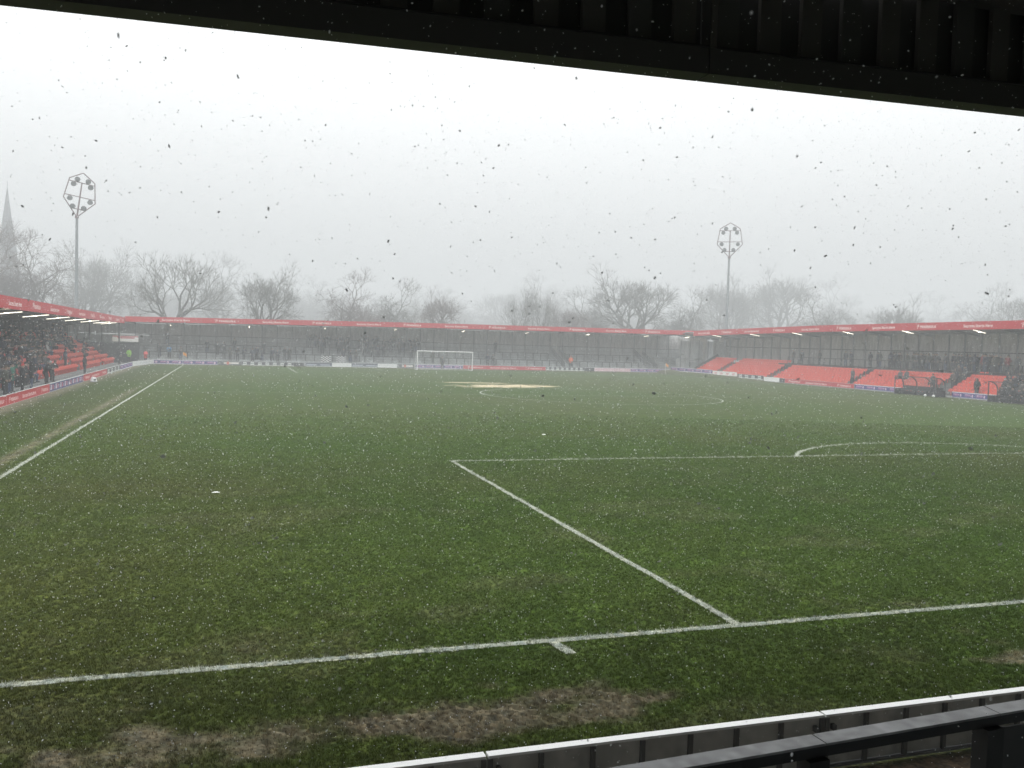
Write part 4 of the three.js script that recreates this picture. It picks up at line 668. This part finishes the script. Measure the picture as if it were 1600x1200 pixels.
const COAT = { black: mat(.016, .017, .019, .9), navy: mat(.018, .024, .045, .9), grey: mat(.07, .072, .075, .9), olive: mat(.045, .048, .035, .85), brown: mat(.06, .045, .035, .85), red: mat(.24, .028, .026, .8), blue: mat(.06, .20, .40, .7), green: mat(.28, .62, .04, .6), orange: mat(.85, .16, .04, .6), scarlet: mat(.55, .04, .035, .7), teal: mat(.03, .14, .10, .8), pale: mat(.34, .35, .36, .8) };
const LEGS = { black: mat(.02, .02, .022, .85), jeans: mat(.05, .07, .13, .85), dark: mat(.035, .037, .042, .85), grey: mat(.09, .09, .09, .85) };
const crowd = [];
function person(pose, x, y, z, turn, coat, legs, head, label, group, sc = 1) {
  const t = thing('person', label, 'person', [x, y, z], turn, group), f = POSE[pose]; if (label[0] === '#') crowd.push([t, coat, head]); const k = sc * (.97 + .07 * rnd()); t.scale.set(k, k, k);
  part('body', f.body, M.skin[rnd() < .8 ? 0 : 1], t); part('coat', f.coat, COAT[coat], t); part('trousers', f.legs, LEGS[legs], t); part('shoes', f.shoes, M.shoe, t);
  if (head === 'hood') part('hood', f.hood, COAT[coat], t); else if (head.startsWith('hat')) part('woolly_hat', f.beanie, COAT[head.slice(4) || 'black'], t); else part('hair', f.hair, M.hair[Math.floor(rnd() * 3)], t);
  return t;
}
const pick = a => a[Math.floor(rnd() * a.length)];
const dull = () => pick(['black', 'black', 'black', 'navy', 'navy', 'grey', 'olive', 'brown', 'black']), heads = () => pick(['hair', 'hat black', 'hood', 'hat grey', 'hair', 'hat navy']), lg = () => pick(['black', 'jeans', 'dark', 'dark']);
const stood = () => pick(['pockets', 'sides', 'folded', 'pockets']);
// far terrace: standing singly or in small knots
const fy = z => .14 + .17 * Math.max(0, Math.floor((-107.8 - z) / .42));
const FAR = (x, z, label, coat = dull(), pose = stood(), head = heads(), group) => person(pose, x, fy(z), z, (rnd() - .5) * .5, coat, lg(), head, label, group);
FAR(-.6, -109.0, 'person in dark coat with an orange front behind the left corner flag', 'brown', 'folded', 'hat black');
for (const [x, z, p, l] of [[2.5, -111.0, 'pockets', 'leftmost lone dark figure standing mid terrace right of the left corner flag'], [3.8, -110.7, 'sides', 'left one of two dark figures standing close on the far left terrace'], [4.6, -110.7, 'folded', 'right one of two dark figures standing close on the far left terrace'], [5.4, -109.0, 'pockets', 'first dark figure of the front knot above the orange marked board'], [5.9, -111.6, 'sides', 'dark figure a step higher behind the front knot on the far left'], [6.3, -109.0, 'folded', 'second dark figure of the front knot above the orange marked board'], [7.1, -109.2, 'lean', 'dark figure leaning at the right of the front knot on the far left'],
  [8.2, -109.0, 'pockets', 'first of four dark figures standing in a row above the chequered board'], [8.7, -109.3, 'sides', 'second of four dark figures standing in a row above the chequered board'], [9.4, -109.0, 'pockets', 'third of four dark figures standing in a row above the chequered board'], [9.7, -110.9, 'sides', 'fourth dark figure standing slightly higher above the chequered board'], [10.7, -109.0, 'walk', 'dark figure walking at the front of the far left terrace'], [11.4, -109.0, 'lean', 'dark figure in a pale hat leaning forward on the far left terrace'], [12.3, -109.1, 'pockets', 'shorter of two dark figures standing apart left of the grey barred board'], [12.9, -109.2, 'sides', 'taller of two dark figures standing apart left of the grey barred board'],
  [15.9, -113.6, 'pockets', 'lone dark figure at the back of the far terrace left of the packed group'], [17.5, -111.9, 'sides', 'dark figure standing above the left chequered flag'], [19.6, -111.6, 'pockets', 'dark figure standing above the right chequered flag'], [20.0, -109.2, 'sides', 'left of three dark figures at the front left of the goal'], [20.9, -109.0, 'folded', 'middle of three dark figures at the front left of the goal'], [21.7, -109.2, 'pockets', 'right of three dark figures at the front left of the goal'],
  [40.3, -109.0, 'pockets', 'left of two dark figures at the front terrace right of the goal'], [41.1, -109.0, 'folded', 'right of two dark figures at the front terrace right of the goal'], [42.7, -113.4, 'pockets', 'lone dark figure high on the far terrace right of the goal'], [-2.5, -113.4, 'folded', 'dark figure high on the far terrace nearest the left corner']
]) FAR(x, z, l, pick(['black', 'navy', 'black', 'olive']), p, l.includes('pale hat') ? 'hat pale' : heads());
FAR(-2.0, -109.2, 'person in a bright blue coat behind the purple board at the far left corner', 'blue', 'lean', 'hat blue'); FAR(-3.2, -109.8, 'dark figure beside the bright blue coat at the far left corner', 'grey');
FAR(53.0, -108.9, 'steward in a bright orange coat at the front of the far terrace', 'orange', 'pockets', 'hat orange'); FAR(32.4, -109.3, 'dark figure behind the goal net on the far terrace', 'olive', 'sides');
for (let i = 0; i < 42; i++) { const u = rnd(), x = 16.6 + 15.6 * u, z = -112.2 - 1.9 * rnd(); FAR(x, z, '#in the packed far terrace group', dull(), stood(), heads(), 'packed group at the back of the far terrace'); }
for (const x of [24.2, 24.9, 25.7, 29.6]) FAR(x, -110.9, '#just below the packed far terrace group', dull(), 'pockets', heads(), 'figures standing below the packed far group');
// at the pitch side
person('sides', 32.5, .06, -103.9, 0, 'black', 'black', 'hair', 'person in black standing behind the net inside the far goal');
person('pockets', -6.35, .12, -105.4, .6, 'green', 'black', 'hat black', 'steward in a bright yellow green jacket below the corner sign');
person('folded', -4.3, .02, -103.4, .8, 'scarlet', 'dark', 'hair', 'person in a red jacket and dark trousers at the left corner');
person('pockets', -6.2, .24, -94.3, 1.3, 'black', 'black', 'hood', 'person in a long black coat at the far end of the left walkway');
person('walk', 66.9, .06, -53.9, -1.8, 'black', 'black', 'hat black', 'coach in black standing between two footballs at the dugout', undefined, 1.06);
person('pockets', 68.75, .15, -50.8, -1.4, 'black', 'black', 'hood', 'person in black standing before the red seats between the dugouts');
person('walk', 69.6, .42, -68.2, -1.4, 'grey', 'black', 'hair', 'person in grey climbing the aisle of the right stand');
// left stand, front walkway
const LF = (p, x, y, z, c, l, h, label, tn = 1.4) => person(p, x, y, z, tn, c, l, h, label, undefined, .96);
LF('pockets', -6.0, .1, -42.6, 'olive', 'dark', 'hair', 'person in an olive coat standing at the left edge behind the red board'); LF('folded', -6.3, .1, -44.6, 'black', 'jeans', 'hair', 'person in black and jeans second from the left edge on the front walkway');
LF('pockets', -6.2, .1, -47.6, 'black', 'black', 'hat scarlet', 'person in black with a red hat standing on the left walkway', 1.9); LF('sides', -6.2, .1, -50.0, 'black', 'jeans', 'hood', 'hooded person in black and jeans beside the red hat', 1.9); LF('raised', -6.5, .1, -46.3, 'teal', 'dark', 'hat black', 'person in a green coat behind the front walkway with an arm raised');
LF('lean', -6.5, .1, -56.3, 'black', 'black', 'hat pale', 'person in black with a pale hat bending at the front seats', 1.2); LF('lean', -6.6, .1, -58.9, 'black', 'black', 'hair', 'person in black crouching forward right of the pale hat', .9);
LF('pockets', -6.2, .1, -70.6, 'black', 'dark', 'hood', 'broad person in a black coat standing behind the blue striped board', 1.5); LF('pockets', -7.9, .6, -72.0, 'navy', 'dark', 'hat black', 'tall person in dark blue standing one row behind the broad black coat', 1.5);
LF('seated', leftRowX(1), leftRowY(1), -64.5, 'grey', 'dark', 'hair', 'person in grey seated alone in the second row of the left stand'); LF('seated', leftRowX(1), leftRowY(1), -65.2, 'black', 'black', 'hat black', 'person in black seated beside the grey coat in the left stand');
const ROWN = ['front', 'second', 'third', 'fourth', 'fifth', 'sixth', 'seventh', 'eighth'];
for (let r = 0; r < 8; r++) { const x = leftRowX(r), z0 = 11.6 - (5.55 - x) / .2233, z1 = [-57, -62.5, -68, -74, -81, -89, -95, -99.5][r]; for (let z = z0; z > z1; z -= .55) { if (Math.abs(z + 58.2) < .8 || Math.abs(z + 76) < .7 || Math.abs(z + 90.2) < .7 || rnd() > [.58, .48, .44, .40, .36, .33, .30, .28][r]) continue; const c = rnd() < .07 ? pick(['red', 'pale', 'teal', 'blue']) : dull(); person(rnd() < .2 ? 'sides' : 'seated', x + .02, leftRowY(r), z, Math.PI / 2 + (rnd() - .5) * .5, c, lg(), heads(), `#in the ${ROWN[r]} row, left stand`, `spectators in the ${ROWN[r]} row of the left stand`); } }
for (let r = 2; r < 8; r++) for (let z = -80; z > -99; z -= .8) if (z < [0, 0, -76, -80, -86, -93, -99, -99][r] && rnd() < .14) person('seated', leftRowX(r), leftRowY(r), z, Math.PI / 2, dull(), lg(), heads(), '#among empty seats of left stand', 'scattered spectators at the far end of the left stand');
// right stand
const RT = (z, x, label, group, pose = stood(), c = dull(), y = 2.32) => person(pose, x, y, z, -Math.PI / 2 + (rnd() - .5) * .6, c, lg(), heads(), label, group);
for (const [z, x, l] of [[-78.6, 73.2, 'lone dark figure leaning back at the wall of the right stand'], [-82.9, 72.6, 'dark figure at the top of the aisle in the right stand'], [-73.4, 72.8, 'left of a pair of dark figures at the railing of the right stand'], [-72.4, 72.7, 'right of a pair of dark figures at the railing of the right stand'], [-81.6, 72.9, 'second dark figure right of the aisle top in the right stand']]) RT(z, x, l);
for (let i = 0; i < 32; i++) RT(-69.6 + 11.4 * rnd(), 72.3 + 1.3 * rnd(), '#above the seats left of the dugout', 'standing crowd behind the seats of the right stand, left part');
for (let i = 0; i < 26; i++) RT(-57.4 + 6.2 * rnd(), 72.2 + 1.4 * rnd(), '#in the standing crowd behind the dugout', 'standing crowd behind the seats of the right stand, right part', stood(), rnd() < .07 ? 'red' : dull());
for (let k = 0; k < 7; k++) RT(-55.6 + .9 * rnd(), rightRowX(2 + k * .45), '#on the aisle behind the dugout', 'people on the aisle behind the dugout', stood(), dull(), rightRowY(2 + Math.floor(k * .45)));
for (const [z, r, l] of [[-62.1, 3, 'left of two people seated above the left end of the dugout'], [-61.2, 3, 'right of two people seated above the left end of the dugout'], [-57.2, 2, 'person seated alone above the middle of the dugout']]) person('seated', rightRowX(r), rightRowY(r), z, -Math.PI / 2, 'grey', 'dark', 'hair', l);
for (let r = 1; r < 5; r++) for (let z = -49.5; z < -42; z += .55) if (rnd() < (r < 2 ? .3 : .6)) person('seated', rightRowX(r), rightRowY(r), z, -Math.PI / 2, rnd() < .1 ? 'red' : dull(), lg(), heads(), `#in ${ROWN[r]} row behind right edge dugout`, `spectators in the ${ROWN[r]} row behind the right dugout`);
for (let i = 0; i < 9; i++) RT(-51.0 + 6 * rnd(), 72.2 + .8 * rnd(), '#at the back near right edge', 'people standing at the back near the right edge');
for (let i = 0; i < 4; i++) person('seated', 67.12, .06, -46.6 + 1.1 * i, -Math.PI / 2, 'black', 'black', 'hat black', ['first', 'second', 'third', 'fourth'][i] + ' substitute from the left in the right edge dugout');
{ // say which one of each crowd: coat, hat, and the place along its row
  const nth = n => n + (n % 100 > 10 && n % 100 < 14 ? 'th' : ['th', 'st', 'nd', 'rd'][n % 10] || 'th'), rows = new Map(); camera.updateMatrixWorld(); camera.matrixWorldInverse.copy(camera.matrixWorld).invert();
  for (const c of crowd) { const p = c[0].position.clone().applyMatrix4(camera.matrixWorldInverse), k = c[0].userData.label; if (!rows.has(k)) rows.set(k, []); rows.get(k).push([...c, p.x / -p.z]); }
  const hue = { navy: 'dark blue', red: 'dark red', teal: 'green' };
  for (const [k, l] of rows) l.sort((a, b) => a[3] - b[3]).forEach(([t, coat, head], i) => { t.userData.label = `${head === 'hood' ? 'hooded ' : ''}figure in ${hue[coat] || coat}${head.startsWith('hat') ? ' and hat' : ''}, ${nth(i + 1)} from left ${k.slice(1)}`; });
}
// two chequered flags held over the front of the far terrace
for (const [x, l] of [[17.6, 'left black and white chequered flag over the far terrace'], [19.6, 'right black and white chequered flag over the far terrace']]) {
  const t = thing('chequered_flag', l, 'flag', [x, 1.0, -108.3]); const m = printMat(128, 128, (c) => { for (let i = 0; i < 6; i++) for (let j = 0; j < 6; j++) { c.fillStyle = (i + j) % 2 ? '#e6e8e8' : '#2a2c2e'; c.fillRect(i * 21.4, j * 21.4, 22, 22); } }); m.side = THREE.DoubleSide;
  const g = new THREE.PlaneGeometry(1.25, .8, 8, 4), p = g.attributes.position; for (let i = 0; i < p.count; i++) p.setZ(i, .08 * Math.sin(p.getX(i) * 6)); g.computeVertexNormals(); part('cloth', g, m, t); part('stick', rod(V(-.64, -.9, 0), V(-.64, .5, 0), .018), M.steel, t);
}

// ------------------------------------------------------------------ falling snow: soft clumps in the air
{
  const r = rngOf(4242), gg = merge([0, 1, 2].map(k => { const c = new THREE.CircleGeometry(1, 8), p = c.attributes.position; for (let i = 1; i < p.count; i++) { const f = i === p.count - 1 ? null : .62 + .55 * r(); if (f) p.setXYZ(i, p.getX(i) * f, p.getY(i) * f, .2 * (r() - .5)); else p.setXYZ(i, p.getX(1), p.getY(1), p.getZ(1)); } c.rotateX([0, 1.2, 2.2][k]); c.rotateY(k * 1.1); return c; }));
  
  const n = 150000, far = 26, list = []; const F = V(0, 0, -1).applyQuaternion(camera.quaternion), R = V(1, 0, 0).applyQuaternion(camera.quaternion), U = V(0, 1, 0).applyQuaternion(camera.quaternion), q = new THREE.Matrix4(), e = new THREE.Euler(), qq = new THREE.Quaternion();
  while (list.length < n) { const d = far * Math.cbrt(r()); if (d < .9) continue; const a = (r() * 2 - 1) * .75 * d, b = (r() * 2 - 1) * .58 * d, w = camera.position.clone().addScaledVector(F, d).addScaledVector(R, a).addScaledVector(U, b); if (w.y < .03) continue; if (w.z > 2.6 && (r() > .5 || w.y > 6.2)) continue; list.push(w); }
  const near = list.length;
  while (list.length < near + 18000) { const d = 1.6 + 13 * Math.pow(r(), .6), a = (r() * 2 - 1) * .75 * d, b = (r() * 2 - 1) * .58 * d, w = camera.position.clone().addScaledVector(F, d).addScaledVector(R, a).addScaledVector(U, b); if (w.y < .05 || (w.z > 2.6 && w.y > 6.2)) continue; list.push(w); }
  const im = new THREE.InstancedMesh(gg, M.snow, list.length);
  list.forEach((w, i) => { const s = i >= near ? (w.z > 2.6 ? .0014 + .0022 * r() : .0026 + .0032 * r()) : w.z > 2.6 ? .0012 + .0018 * r() : .0017 + .0038 * r() * r() + (r() < .05 ? .0025 : 0); e.set(r() * 6, r() * 6, r() * 6); qq.setFromEuler(e); q.compose(w, qq, V(s * (1 + 1.5 * r() * r()), s, s * .8)); im.setMatrixAt(i, q); });
  im.name = 'snowfall'; im.userData = { label: 'snowflakes falling through the air', category: 'snow', kind: 'stuff' }; scene.add(im);
}

scene.traverse(o => { if (o.isMesh) { o.castShadow = true; o.receiveShadow = true; } });
renderer.render(scene, camera);
